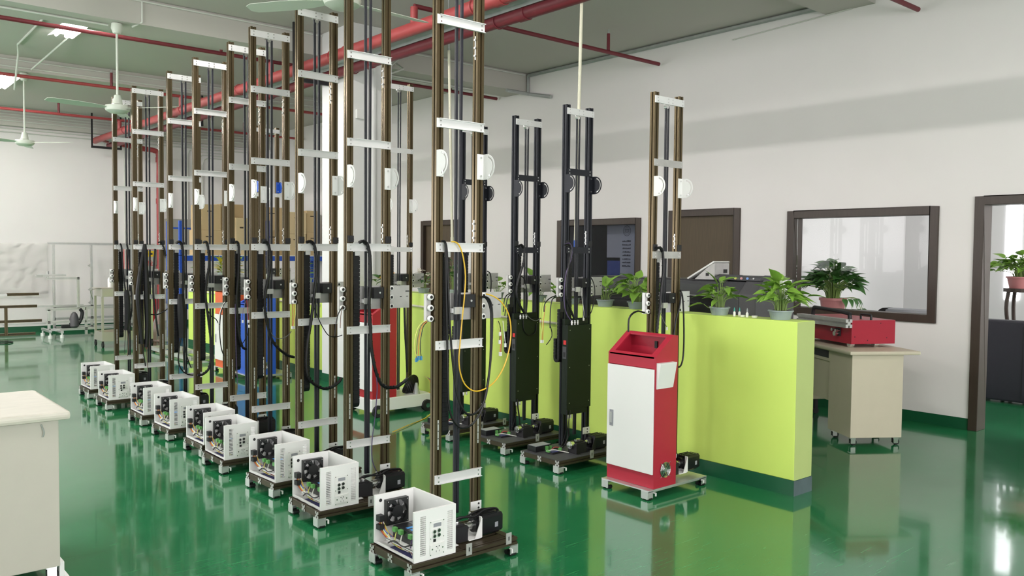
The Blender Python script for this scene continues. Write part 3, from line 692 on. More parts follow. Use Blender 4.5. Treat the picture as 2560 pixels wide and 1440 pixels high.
def control_box(root):
    t = .013; mb = MB()
    mb.box(BX0, BY0+t, BZ0, BX1, BY1, BZ0+.004)
    mb.box(BX0, BY1-t, BZ0, BX1, BY1, BZ1).box(BX1-t, BY0+t, BZ0, BX1, BY1-t, BZ1)
    mb.box(BX0, BY0+t, BZ0, BX0+.010, BY1-t, BZ0+.012)
    mb.cyl((BX0+.03, BY1-t-.0004, BZ1-.028), (BX0+.03, BY1-t, BZ1-.028), .009, 10, 1)
    c = mb.build('control_box', ['white', 'black'], root)
    vent_wall(MB(), BY0, BY0+t).build('vent_panel', 'white', c)
    # fan on the inner side of the back wall
    fx, fz, fy, hs = -.205, .238, BY1-t, .062
    mb = MB()
    N = 24
    for i in range(N):   # square frame with a round opening
        a0 = 2*pi*i/N; a1 = 2*pi*(i+1)/N
        def sq(a):
            k = 1/max(abs(cos(a)), abs(sin(a))); return (fx+hs*cos(a)*k, fz+hs*sin(a)*k)
        def ci(a): return (fx+.057*cos(a), fz+.057*sin(a))
        q = [ci(a0), sq(a0), sq(a1), ci(a1)]
        mb.prism(q, 1, fy-.026, fy-.0005)
    mb.cyl((fx, fy-.027, fz), (fx, fy-.006, fz), .031, 16)
    for k in range(7):
        a = 2*pi*k/7
        p = lambda r, da, yy: (fx+r*cos(a+da), yy, fz+r*sin(a+da))
        mb.add([p(.024, -.25, fy-.022), p(.054, -.10, fy-.022), p(.054, .42, fy-.010), p(.024, .40, fy-.010)], [(0, 1, 2, 3)])
    for sx in (-1, 1):
        for sz in (-1, 1): mb.cyl((fx+sx*.054, fy-.0275, fz+sz*.054), (fx+sx*.054, fy-.026, fz+sz*.054), .003, 6, 1)
    mb.build('cooling_fan', ['fan_black', 'chrome'], c)
    # socket plate on the vent panel
    y = BY0; mb = MB().box(-.2335, y-.002, .110, -.153, y-.0004, .270)
    mb.box(-.213, y-.0026, .240, -.170, y-.0018, .258, 1).box(-.216, y-.0032, .238, -.167, y-.0018, .240).box(-.216, y-.0032, .258, -.167, y-.0018, .2595)
    mb.box(-.214, y-.004, .172, -.200, y-.0018, .186, 2)
    mb.box(-.178, y-.0026, .205, -.160, y-.0018, .235)
    p = mb.build('socket_plate', ['plastic_white', 'label_grey', 'black'], c)
    stuff(bolts(MB(), [(x, z) for x in (-.2295, -.157) for z in (.114, .19, .266)], y-.002, .0028, .0015).build('bolts', 'chrome', c))
    for i, (x, z) in enumerate(((-.212, .222), (-.187, .224), (-.212, .201), (-.187, .203))):
        MB().cyl((x, y-.002, z), (x, y-.011, z), .0092, 12).cyl((x, y-.011, z), (x, y-.0112, z), .0058, 10, 1).build('round_connector', ['chrome', 'black'], c, smooth=True)
    mb = MB().box(-.2335, y-.007, .120, -.1535, y-.002, .160).prism([(-.2335, .160), (-.1535, .160), (-.1535, .166), (-.18, .163), (-.2335, .160)][:4], 1, y-.007, y-.002)
    for x, z, a in ((-.199, .150, 0), (-.184, .150, 0), (-.1915, .142, 1), (-.200, .128, 2), (-.184, .128, 2)):
        mb.box(x-.003, y-.0074, z-.002, x+.003, y-.0068, z+.002, 1) if a == 0 else mb.box(x-.001, y-.0074, z-.004, x+.001, y-.0068, z+.004, 1)
    for x in (-.223, -.165): mb.cyl((x, y-.007, .141), (x, y-.0085, .141), .004, 8, 2)
    mb.build('power_outlet', ['plastic_white', 'black', 'chrome'], c)
    # contents
    MB().box(-.300, -.262, .135, -.10, -.03, .139).box(-.300, -.262, .130, -.296, -.03, .139).build('inner_shelf', 'white', c)
    mb = MB().box(-.268, -.235, .1395, -.125, -.045, .196).box(-.262, -.23, .196, -.130, -.05, .1985)
    mb.box(-.248, -.175, .1985, -.20, -.155, .1990, 1).box(-.248, -.14, .1985, -.20, -.12, .1990, 1)
    for k in range(5): mb.box(-.19+k*.008, -.18, .1985, -.186+k*.008, -.06, .1990, 2)
    mb.build('motor_driver', ['black_gloss', 'label_blue', 'label_grey'], c)
    for y0 in (-.075, -.125, -.21):
        MB().box(-.286, y0-.012, .176, -.2685, y0+.012, .196).build('terminal_block', 'conn_green', c)
    MB().box(-.312, .006, .205, -.285, BY1-t-.0005, .235).box(-.312, .006, .165, -.285, BY1-t-.0005, .19).build('relay', 'black', c)
    MB().box(-.300, -.27, .0985, -.12, -.06, .101).build('circuit_board', 'pcb', c)
    wires(c)
    return c
def bronze_machine():
    r = bpy.data.objects.new('wall_printer', None); COL.objects.link(r); r.empty_display_size = .1
    rail(0, .05, 3.09, 'bronze', r); rail(.294-RW, .05, 3.09, 'bronze', r)
    for z in BARS: crossbar(r, 0, .294, z, 'alu_white')
    crossbar(r, -.001, .296, 3.068, 'alu_white', lips=False, plate=True)
    protractor(r, 0, 1.943, 'white_paint', -1, 0); protractor(r, .294, 1.943, 'white_paint', 1, .294-RW)
    carriage(r)
    base_frame(r, -.335, .29, -.307, .062, 'bronze_dark')
    motor(r, plate=True)
    MB().box(.226, -.006, .158, .296, -.003, .206).cyl((.277, -.006, .17), (.277, -.009, .17), .0055, 8, 1).cyl((.277, -.006, .192), (.277, -.009, .192), .0055, 8, 1).build('corner_plate', ['white_paint', 'black'], r)
    drag_chain(r); belts(r, 3.068)
    for x in (.004, .294-RW+.006): 
        MB().box(x, -.009, 1.556, x+RW-.004, -.0005, 1.596).box(x, -.011, 1.572, x+RW-.004, -.009, 1.578).build('rail_clamp', 'black', r)
    joint_strip(r, 'side', .294-RW-.0016, RW/2, 1.56, 1.67); joint_strip(r, 'side', .294-RW-.0016, RW/2, 2.49, 2.61)
    joint_strip(r, 'front', RW/2, -.0012, .51, .66, 4); joint_strip(r, 'front', .294-RW/2, -.0012, .51, .66, 4)
    control_box(r)
    return r
mat('alu_white', (0.76, 0.76, 0.76), 0.42, 0.25, var=0.05, scale=18)
SPOTS = [(2.422, 3.421, -.434), (2.465, 4.381, -.978), (2.496, 5.071, 2.6), (2.485, 5.784, -.36), (2.54, 6.318, .39), (2.526, 7.017, 1.5), (2.546, 7.715, .34), (2.519, 8.649, .19), (2.547, 9.408, .42)]
ORD = ['nearest of the row of bronze wall printers, with a yellow cable looping round its carriage',
       'second bronze wall printer from the camera, with a thick sleeved cable and a purple wire',
       'third bronze wall printer from the camera, grey wire loop below its carriage',
       'fourth bronze wall printer from the camera, standing before the blue cabinet',
       'fifth bronze wall printer from the camera, close behind the fourth, purple wire hanging along it',
       'sixth bronze wall printer from the camera, black cable looping low between its rails',
       'seventh bronze wall printer from the camera, with one fat cable bundle at its carriage',
       'eighth bronze wall printer from the camera, two long black cable bundles hanging side by side',
       'farthest bronze wall printer at the end of the row under the ceiling fan']
proto = bronze_machine()
MACH = []
for i, (x, y, a) in enumerate(SPOTS):
    o = proto if i == 0 else copy_tree(proto)
    MACH.append(o)
for i, (x, y, a) in enumerate(SPOTS):
    o = MACH[i]; o.location = (x, y, 0); o.rotation_euler = (0, 0, radians(a))
    tag(o, ORD[i], 'wall printer', 'bronze wall printers standing in a row')
    add_cables(o, i+1)
for ch in list(MACH[0].children):
    if ch.name.startswith('rail_clamp'): bpy.data.objects.remove(ch)

# ---- machines with a cabinet (short or tall tower)
def tower(r, w, top, bars, mr, mb_, mtop, mprot, zp, x_in=0.0, clamp=True, zc=1.225, plate='alu_raw', bw=.009):
    rail(0, .05, top+.025, mr, r); rail(w-RW, .05, top+.025, mr, r)
    for z in bars: crossbar(r, x_in, w-x_in, z, mb_, lips=False)
    crossbar(r, -.001+x_in/2, w+.002, top, mtop, lips=False, plate=True, th=.008)
    protractor(r, 0, zp, mprot, -1, 0); protractor(r, w, zp, mprot, 1, w-RW)
    carriage(r, zc, w, plate)
    drag_chain(r, .045, .082, bars[-1]-.05, .55, mb_); belts(r, top, .16, w, .026, bw)
    if clamp:
        for x in (.004, w-RW+.004): MB().box(x, -.009, bars[-1]+.006, x+RW-.006, -.0005, bars[-1]+.046).build('rail_clamp', 'black', r)
    joint_strip(r, 'side', w-RW-.0016, RW/2, bars[-1]+.02, bars[-1]+.12)
def black_machine():
    r = bpy.data.objects.new('black_printer', None); COL.objects.link(r); r.empty_display_size = .1
    w = .276
    tower(r, w, 2.555, [2.12, 1.551], 'black_alu', 'black_alu', 'alu_white', 'black_alu', 2.01, .012, zc=1.258)
    base_frame(r, -.33, .28, -.31, .09, 'bronze_dark', 'grey_dark')
    drag_chain(r, -.040, -.006, 1.10, .74, 'black')
    # electrics housing before the rails
    mb = MB().box(-.022, -.064, .375, .222, -.002, .985).box(-.022, -.064, .335, .185, -.002, .375).box(-.022, -.03, .985, .22, -.002, 1.03)
    b = mb.build('electrics_housing', 'black_panel', r, bevel=.002)
    stuff(bolts(MB(), [(x, z) for x in (0, .2) for z in (.42, .68, .95)], -.064, .003, .002).build('bolts', 'alu', b))
    MB().box(-.0245, -.048, .845, -.0222, -.022, .875).build('rocker_switch', 'sign_red', b)
    MB().box(-.0245, -.052, .74, -.0222, -.014, .83).box(-.0255, -.044, .755, -.0244, -.022, .79, 1).build('inlet_socket', ['grey_dark', 'black'], b)
    for x in (.03, .06, .09): MB().cyl((x, -.05, .985), (x, -.05, 1.02), .007, 8).cyl((x, -.05, 1.0), (x, -.05, 1.006), .010, 6).build('cable_gland', 'alu', b)
    for x in (.0, .03): MB().cyl((x, -.05, .335), (x, -.05, .305), .007, 8).cyl((x, -.05, .32), (x, -.05, .326), .010, 6).build('cable_gland', 'alu', b)
    g = motor(r, .09, -.245, 'black', plate=False)
    MB().cyl((-.095, -.20, .155), (-.125, -.20, .155), .026, 16).cyl((-.125, -.20, .155), (-.135, -.20, .155), .020, 14).build('hand_wheel', 'chrome', g, smooth=True)
    mb = MB().box(-.29, -.03, .0955, -.14, .06, .135).box(-.285, -.025, .135, -.145, .055, .1375, 1).box(-.16, -.045, .10, -.15, -.03, .128, 2).box(-.20, -.045, .10, -.18, -.03, .128, 2)
    mb.build('driver_case', ['black_gloss', 'label_grey', 'conn_green'], r)
    mb = MB().box(-.24, -.15, .0955, -.13, -.07, .106).box(-.23, -.14, .106, -.15, -.09, .109, 1).box(-.14, -.13, .106, -.13, -.10, .125, 2).box(-.25, -.12, .106, -.235, -.09, .12, 2)
    mb.build('open_circuit_board', ['black', 'pcb', 'conn_green'], r)
    for c, pts in (('wwh', [(-.25, -.10, .115), (-.22, -.14, .125), (-.17, -.15, .112), (-.12, -.19, .10)]), ('wrd', [(-.2, -.09, .11), (-.17, -.10, .13), (-.13, -.11, .12)]), ('cable', [(-.15, -.02, .11), (-.08, -.05, .10), (-.02, -.03, .14), (0, -.05, .25)])):
        MB().tube(pts, .003, 5).build('wire', c, r, smooth=True)
    MB().box(.205, -.006, .155, w, -.003, .205).cyl((.25, -.006, .168), (.25, -.009, .168), .005, 8, 1).cyl((.25, -.006, .19), (.25, -.009, .19), .005, 8, 1).build('corner_plate', ['white_paint', 'black'], r)
    return r
bl = [black_machine()]
for _ in range(2): bl.append(copy_tree(bl[0]))
for o, k, p, l in zip(bl, ('B3', 'B2', 'B1'), ((4.25, 4.39, 0), (4.305, 5.02, 0), (4.255, 5.645, 0)),
                      ('nearest black railed wall printer, beside the red and white one, ivory pole hanging before it', 'middle one of the three black railed wall printers along the lime partition', 'farthest black railed wall printer, half hidden behind the nearest bronze printer')):
    o.location = p; tag(o, l, 'wall printer', 'black wall printers along the lime partition'); add_cables(o, k)

def cabinet(r, x0, x1, y0, y1, z0, zd0, zd1, zt, zs, mbody, mdoor, minside, handle=True, pocket=True, fan=True):
    """steel cabinet: door on the -x side, sloped open console top"""
    t = .012; xs = x0+(x1-x0)*.80
    mb = MB()
    side = [(x0, z0), (x1, z0), (x1, zt-.004), (xs, zt), (x0, zs)]
    mb.prism(side, 1, y0, y0+t).prism(side, 1, y1-t, y1)
    mb.box(x0+t, y0+t, z0+.002, x1-t, y1-t, z0+t).box(x1-t, y0+t, z0, x1, y1-t, zt-.01)
    mb.box(x0, y0+t, z0, x0+t, y1-t, zd0).prism([(x0, zd1), (x0+t, zd1), (x0+t, zs+(zt-zs)*t/(xs-x0)-.001), (x0, zs)], 1, y0+t, y1-t)
    mb.box(x0+.02, y0+t, zs-.10, x1-t, y1-t, zs-.092)
    # sloping frame with opening and narrow flat top
    def S(f, y, dz=0): return (x0+(xs-x0)*f, y, zs+(zt-zs)*f+dz)
    for (f0, f1, a, b) in ((0, .10, y0+t, y1-t), (.92, 1, y0+t, y1-t), (.10, .92, y0+t, y0+t+.03), (.10, .92, y1-t-.03, y1-t)):
        v = [S(f0, a), S(f0, b), S(f1, b), S(f1, a), S(f0, a, -.01), S(f0, b, -.01), S(f1, b, -.01), S(f1, a, -.01)]
        mb.add(v, [(3, 2, 1, 0), (4, 5, 6, 7), (0, 1, 5, 4), (1, 2, 6, 5), (2, 3, 7, 6), (3, 0, 4, 7)])
    mb.box(xs, y0+t, zt-.012, x1-t, y1-t, zt-.002)
    c = mb.build('cabinet', mbody, r)
    MB().cyl((x1-t-.001, y0+.07, zs+.06), (x1-t-.012, y0+.07, zs+.06), .012, 10).build('push_button', 'ivory', c)
    MB().box(x1-t-.010, y0+.15, zs+.03, x1-t-.001, y0+.17, zs+.075).build('latch', 'black', c)
    d = MB().box(x0-.012, y0+.004, zd0+.004, x0-.001, y1-.004, zd1-.004).build('door', mdoor, c, bevel=.002)
    if handle:
        yh = y1-.045; zh = (zd0+zd1)/2-.02
        hb = MB().box(x0-.0150, yh-.016, zh-.052, x0-.0121, yh+.016, zh+.052).box(x0-.0200, yh-.009, zh-.032, x0-.0151, yh+.009, zh+.038, 1)
        hb.build('handle', ['label_grey', 'alu'], c, bevel=.001)
    if pocket:
        xa, xb = x0+.010, x0+.165; za, zb = zd1-.125, zd1+.035
        mb = MB().prism([(y0-.001, za), (y0-.006, za), (y0-.034, zb-.006), (y0-.034, zb), (y0-.001, zb)], 0, xa, xb)
        mb.build('document_pocket', 'white_paint', c)
    if fan:
        fx, fz = (x0+x1)/2, z0+.105; mb = MB()
        mb.cyl((fx, y0-.0005, fz), (fx, y0-.002, fz), .046, 20, 1)
        for rr in (.018, .026, .034, .042, .048):
            pts = [(fx+rr*cos(2*pi*i/20), y0-.006, fz+rr*sin(2*pi*i/20)) for i in range(21)]
            mb.tube(pts, .0015, 4, 0, smooth=0)
        for a in (pi/4, 3*pi/4): mb.bar((fx-.064*cos(a), y0-.004, fz-.064*sin(a)), (fx+.064*cos(a), y0-.004, fz+.064*sin(a)), .004, .003, 0, (0, 1, 0))
        mb.cyl((fx, y0-.004, fz), (fx, y0-.008, fz), .014, 12, 0)
        mb.build('fan_guard', ['chrome', 'black'], c)
    return c
def plain_base(r, x0, x1, y0, y1):
    mb = MB().box(x0, y0, .056, x1, y1, .064)
    mb.box(x0+.02, y0+.02, .04, x1-.02, y0+.05, .056).box(x0+.02, y1-.05, .04, x1-.02, y1-.02, .056)
    mb.build('base_plate', 'alu', r)
    for sx, xx in ((-1, x0), (1, x1)):
        for sy, yy in ((-1, y0+.032), (1, y1-.032)): foot(r, xx, yy, sx, sy)
# red and white machine in front
r = empty('cabinet_printer', (4.285, 3.6, 0), 'red and white cabinet printer with a short bronze tower before the lime partition', 'wall printer')
tower(r, .292, 2.54, [2.13, 1.523], 'bronze', 'alu_raw', 'alu_white', 'white_paint', 1.95, zc=1.18, plate='alu_white')
plain_base(r, -.36, .215, -.305, .09)
cabinet(r, -.312, -.098, -.300, .088, .065, .15, .805, 1.003, .876, 'red', 'white', 'red_deep')
motor(r, .09, -.245, 'white_paint', plate=False); add_cables(r, 'R')
# red and white machine on a wheeled cart, far side
r = empty('cabinet_printer', (4.30, 6.88, 0), 'red and white cabinet printer on a white wheeled cart behind the second bronze printer', 'wall printer')
tower(r, .292, 3.10, [2.50, 1.5507], 'bronze', 'alu_white', 'alu_white', 'white_paint', 1.95)
mb = MB().box(-.36, -.33, .05, .30, .12, .165)
mb.build('cart', 'white', r, bevel=.006)
for x in (-.30, .24):
    for y in (-.335, .125):
        MB().cyl((x, y-.02, .055), (x, y+.02, .055), .055, 16).cyl((x, y-.023, .055), (x, y+.023, .055), .022, 12, 1).build('wheel', ['rubber', 'chrome'], r)
cabinet(r, -.345, -.09, -.32, .09, .166, .235, .86, 1.06, .935, 'red_deep', 'white', 'red_deep', pocket=False, fan=False)
mb = MB()
for k in range(9): mb.tube([(.10+.012*k, -.2+.01*k, .17), (.02+.02*k, -.26, .20), (.06+.02*k, -.28+.01*k, .30), (.16, -.2, .32), (.20-.01*k, -.22, .2)], .009, 6)
mb.build('cable_coil', 'cable', r, smooth=True)
MB().cyl((.15, -.29, .166), (.15, -.29, .27), .035, 12, r1=.012).build('cone_foot', 'galv', r)
for c, dx in (('wyg', 0), ('wor', .01), ('wbl', .02)): MB().tube([(.25, -.28, .32), (.29+dx, -.30, .28), (.30+dx, -.30, .19)], .003, 5).build('wire', c, r, smooth=True)
add_cables(r, 'C')
# blue cabinet machine
r = empty('cabinet_printer', (4.215, 9.66, 0), 'blue cabinet printer with blue half-disc brackets on its bronze tower', 'wall printer')
tower(r, .292, 2.97, [2.20, 1.5507], 'bronze', 'alu_white', 'alu_white', 'blue', 2.27)
plain_base(r, -.28, .24, -.44, .05)
cabinet(r, -.255, .045, -.43, -.04, .065, .15, .80, 1.01, .88, 'blue', 'blue', 'blue', pocket=False)
# orange and white cabinet
r = empty('cabinet_printer', (4.20, 10.3, 0), 'white cabinet printer with orange top and foot, half hidden in the row', 'wall printer')
plain_base(r, -.24, .30, -.44, .06)
cabinet(r, -.23, .02, -.42, .03, .065, .15, .72, 1.10, 1.0, 'orange', 'white', 'orange', pocket=False, fan=False)
rail(.06, .05, 1.15, 'bronze', r); rail(.25, .05, 1.15, 'bronze', r)
# ---------------------------------------------------------------- desks, case, plotter
def desk_mesh_top(x0, y0, x1, y1, z0, z1): return MB().box(x0, y0, z0, x1, y1, z1)
# left foreground desk
r = empty('desk', (.874, 4.10, 0), 'pale beige desk with worn wooden top, cut off at the left edge in front', 'desk')
MB().box(-1.25, 0, .09, 0, .66, .745).build('cabinet_body', 'beige_pale', r, bevel=.004)
MB().box(-1.30, -.035, .748, .042, .70, .785).build('desk_top', 'laminate', r, bevel=.014)
def caster(parent, x, y, z=.09, a=0.0, R=.03):
    mb = MB().box(x-.022, y-.022, z-.012, x+.022, y+.022, z, 1).box(x-.016, y-.018, z-.05, x+.022, y-.014, z-.012, 1).box(x-.016, y+.014, z-.05, x+.022, y+.018, z-.012, 1)
    mb.cyl((x+.012, y-.012, R), (x+.012, y+.012, R), R, 14, 0).cyl((x+.012, y-.014, R), (x+.012, y+.014, R), R*.45, 10, 1)
    return mb.build('caster', ['rubber', 'chrome'], parent)
for x, y in ((-.03, .05), (-.03, .60), (-1.18, .05), (-1.18, .60)): caster(r, x, y)
MB().box(.0005, .02, .0, .04, .16, .03).box(.0005, .02, .03, .02, .16, .10).build('foot_plate', 'white', r)
MB().tube([(-.07, -.004, .735), (-.06, -.012, .70), (-.065, -.008, .68)], .003, 5).build('hook', 'galv', r)
# right desk, turned a little
DA = atan2(-.56, .829)
r = empty('desk', (6.33, 3.27, 0), 'beige pedestal desk on casters carrying the red case, by the partition end', 'desk', rz=DA)
MB().box(0, 0, .065, .43, .37, .725).build('pedestal', 'beige', r, bevel=.003)
MB().box(0, .88, .30, .43, 1.42, .725).box(.01, .90, .22, .42, 1.40, .30).build('pedestal', 'beige', r)
mb = MB().box(.012, .37, .30, .03, .88, .725).box(.002, .37, .63, .012, .88, .725)
mb.build('modesty_panel', 'beige', r)
MB().box(.0, .385, .655, .0018, .86, .715).build('drawer_front', 'black', r)
MB().box(-.035, -.035, .727, .555, 1.48, .757).build('desk_top', 'beige', r, bevel=.010)
for x, y in ((.035, .04), (.395, .04), (.035, .33), (.395, .33)): caster(r, x, y, .065, R=.024)
for x, y in ((.05, .95), (.38, .95), (.05, 1.35), (.38, 1.35)):
    mb = MB().box(x-.015, y-.015, .05, x+.015, y+.015, .22); mb.cyl((x, y-.012, .028), (x, y+.012, .028), .028, 12)
    mb.build('caster', 'rubber', r)
# red case on the desk
CA = atan2(-.452, .892)
r = empty('equipment_case', (6.54, 3.39, .757), 'red steel case with black handles and an aluminium profile rail, on the beige desk', 'case', rz=CA)
mb = MB().box(0, 0, .03, .41, .72, .225); mb.build('case_body', 'red', r, bevel=.003)
mb = MB().prism([(-.062+a, .165+b*1.15) for a, b in rail_poly(0, 0, .06, .013, .016)], 1, -.008, .70, 0, 1)
mb.build('profile_rail', ['alu_raw', 'alu'], r)
mb = MB().tube([(.02, .06, .222), (.02, .06, .262), (.02, .10, .280), (.02, .50, .296), (.02, .56, .290), (.02, .58, .225)], .017, 8)
mb.build('long_handle', 'black', r, smooth=True)
mb = MB().tube([(.20, .03, .224), (.20, .03, .258), (.20, .05, .265), (.20, .14, .265), (.20, .16, .258), (.20, .16, .224)], .009, 8)
mb.build('small_handle', 'black', r, smooth=True)
for y, z, q in ((.165, .105, .020), (.15, .13, .013), (.20, .135, .013)):
    MB().cyl((0, y, z), (-.03, y, z), q*.7, 10).cyl((-.03, y, z), (-.05, y, z), q, 12).build('clamp_knob', 'chrome', r, smooth=True)
MB().box(-.012, .14, .085, 0, .20, .15).build('knob_plate', 'black', r)
stuff(bolts(MB(), [(.03, .09), (.27, .20), (.33, .08), (.15, .06)], 0, .004, .002).build('bolts', 'black', r))
for x in (.03, .26):
    for y in (.05, .62): MB().cyl((x-.02, y, .022), (x+.02, y, .022), .022, 14).build('wheel', 'chrome', r, smooth=True)
# wide plotter behind the partition
r = empty('wide_printer', (5.6, 3.66, 0), 'dark grey wide format printer standing behind the lime partition', 'printer')
mb = MB().box(.02, .36, .82, .46, 1.9, 1.10).box(.12, .36, 1.10, .46, 1.9, 1.30)
mb.build('body', 'black_gloss', r)
MB().prism([(-.02, 1.175), (.06, 1.175), (.06, 1.29), (.0, 1.29), (-.02, 1.265)], 1, .37, 1.9).build('front_cover', 'grey_dark', r)
MB().box(-.022, .37, 1.172, -.012, 1.9, 1.1765).build('trim_strip', 'alu', r)
mb = MB().prism([(-.02, .80), (.50, .80), (.50, 1.305), (.08, 1.305), (-.02, 1.20)], 1, 0, .16)
mb.build('end_housing', 'grey_mid', r, bevel=.008)
MB().prism([(-.018, .82), (.49, .82), (.49, 1.295), (.08, 1.295), (-.018, 1.19)], 1, .161, .365).build('ink_bay', 'grey_dark', r, bevel=.008)
mb = MB().prism([(.06, 1.306), (.44, 1.306), (.44, 1.335), (.12, 1.345), (.07, 1.33)], 1, .02, .44)
mb.build('top_lid', 'grey_dark', r, bevel=.004)
MB().box(.30, -.004, 1.14, .47, .001, 1.31).build('side_label', 'white', r)
for i, (c, y) in enumerate((('alu', .29), ('dot_yellow', .245), ('dot_pink', .19), ('dot_blue', .135), ('alu', .08))):
    MB().cyl((.064, y, 1.322), (.056, y, 1.322), .010 if 0 < i < 4 else .006, 10).build('ink_dot', c, r)
for y in (.2, 1.7):
    MB().box(.10, y, .10, .34, y+.06, .82).box(-.05, y, .04, .50, y+.06, .10).build('leg', 'grey_dark', r)
# wedge shaped screen on the plotter
r = empty('display_unit', (5.68, 4.12, 1.302), 'silver wedge shaped touch screen unit resting on the dark printer', 'screen')
MB().prism([(.0, .0), (.20, .0), (.04, .125), (.0, .135)], 0, 0, .20).build('housing', 'alu_raw', r, bevel=.003)
MB().prism([(.262, -.001), (.275, .008), (.012, .152), (-.006, .146)], 0, -.006, .206).build('screen_panel', 'white', r, bevel=.002)
MB().box(.12, -.003, .055, .17, -.0005, .085).build('port_plate', 'black', r)
MB().box(-.0025, .055, .03, -.0005, .085, .055).build('port', 'black', r)

# ---------------------------------------------------------------- plants
def leaf_mesh(name, m, L=.10, W=.055, heart=True):
    mb = MB(); n = 6; rows = []
    for i in range(n+1):
        t = i/n
        wdt = W*(sin(pi*min(1, t*1.02)**.62) if heart else sin(pi*t**.8))*(.9 if t > 0 else 0)
        rows.append((L*t, wdt, -.35*L*t*t))
    v = []
    for x, wd, z in rows: v += [(x, -wd, z+wd*.35), (x, 0, z), (x, wd, z+wd*.35)]
    fs = []
    for i in range(n):
        a = i*3; fs += [(a, a+1, a+4, a+3), (a+1, a+2, a+5, a+4)]
    mb.add(v, fs)
    me_o = mb.build(name, m, None, smooth=True, recalc=False)
    me = me_o.data; bpy.data.objects.remove(me_o)
    return me
LEAF = {k: [leaf_mesh('leaf', k, *d) for d in ((.105, .036), (.085, .034), (.135, .036))] for k in ('leaf', 'leaf_dark')}
SPIKE = [leaf_mesh('leaf', 'leaf_yellow', .10, .011, False), leaf_mesh('leaf', 'leaf', .10, .010, False)]
def put_leaf(me, parent, p, az, el, s, roll=0.0):
    o = bpy.data.objects.new('leaf', me); COL.objects.link(o); o.parent = parent
    o.location = p; o.rotation_euler = (roll, -el, az); o.scale = (s, s, s)
    return o
def pot(r, rt, rb, h, m='pot_grey', soil=True):
    mb = MB().lathe([(rb, 0), (rt, h*.86), (rt*1.09, h*.86), (rt*1.09, h), (rt*.97, h), (rt*.94, h*.7)], n=18, caps=False)
    mb.lathe([(rb, 0), (rb*.98, .002)], n=18)
    mb.build('pot', m, r, smooth=True)
    MB().lathe([(rt*.96, h*.78), (rt*.7, h*.96), (rt*.2, h*1.0)], n=14, caps=True).build('soil', 'soil', r, smooth=True)
def plant(name, loc, label, n, spread, hgt, seed, mk='leaf', rt=.075, ph=.07, pm='pot_grey', ls=1.0, cat='plant', group=None, tall=None, base_lift=.0):
    rnd = random.Random(seed); r = empty(name, loc, label, cat, group)
    pot(r, rt, rt*.82, ph, pm)
    stems = MB()
    for k in range(n):
        az = 2*pi*(k*.381966 % 1)+rnd.uniform(-.3, .3)
        f = sqrt((k+.5)/n); rr = spread*f*rnd.uniform(.7, 1.1); z = ph+hgt*(1-.62*f*f)*rnd.uniform(.62, 1.08)
        tip = Vector((rr*cos(az), rr*sin(az), z)); b0 = Vector((rt*.5*cos(az)*f, rt*.5*sin(az)*f, ph*.9))
        midp = b0.lerp(tip, .5)+Vector((-.2*rr*cos(az), -.2*rr*sin(az), .25*hgt*.4))
        stems.tube([b0, midp, tip], .0022*ls, 4, smooth=3)
        put_leaf(rnd.choice(LEAF[mk]), r, tip, az+rnd.uniform(-.5, .5), rnd.uniform(-.35, 1.15)*(1-f*.5), ls*rnd.uniform(.75, 1.15), rnd.uniform(-.5, .5))
    if tall:
        for (dx, dy, z, az, el, s) in tall:
            stems.tube([(0, 0, ph*.9), (dx*.6, dy*.6, z*.6), (dx, dy, z)], .0025*ls, 4, smooth=3)
            put_leaf(LEAF[mk][2], r, (dx, dy, z), az, el, s)
    stems.build('stems', 'stem', r, smooth=True)
    return r
XP = 4.822
G = 'potted plants along the top of the lime partition'
plant('potted_plant', (XP, 2.98, PT), 'fullest leafy green plant, at the near end of the lime partition', 60, .12, .19, 5, rt=.074, ph=.06, ls=.98, group=G, tall=[(.02, .05, .21, 1.2, 1.3, 1.0), (.05, -.15, .15, -1.2, .3, .9)])
plant('potted_plant', (XP, 3.45, PT), 'airy green plant, second from the near end of the lime partition', 38, .10, .17, 11, rt=.066, ph=.055, ls=.85, group=G, tall=[(0, .02, .20, 2.2, 1.2, 1.0), (-.02, .12, .07, 2.2, .0, 1.0)])
plant('potted_plant', (XP, 4.20, PT), 'bushy green plant in a grey pot directly left of the red and white printer tower', 42, .125, .19, 21, rt=.066, ph=.055, ls=1.1, group=G)
plant('potted_plant', (XP, 4.52, PT), 'sparse green plant with pale stems in a grey pot, right of the nearest black printer', 20, .115, .13, 31, rt=.066, ph=.055, ls=1.15, group=G)
plant('potted_plant', (XP, 5.28, PT), 'green plant with one big upright leaf, seen between the two nearer black printers', 14, .11, .13, 41, rt=.058, ph=.055, ls=1.0, group=G, tall=[(-.03, .03, .17, 1.5, 1.0, 1.5)])
plant('potted_plant', (XP, 5.85, PT), 'green plant with arching leaves, right of the farthest black printer', 13, .13, .12, 51, rt=.058, ph=.055, ls=1.0, group=G, tall=[(.05, -.06, .13, -.9, .3, 1.5)])
plant('potted_plant', (XP, 6.50, PT), 'dark feathery plant behind the nearest bronze printer', 26, .12, .26, 61, mk='leaf_dark', rt=.058, ph=.055, ls=.9, group=G)
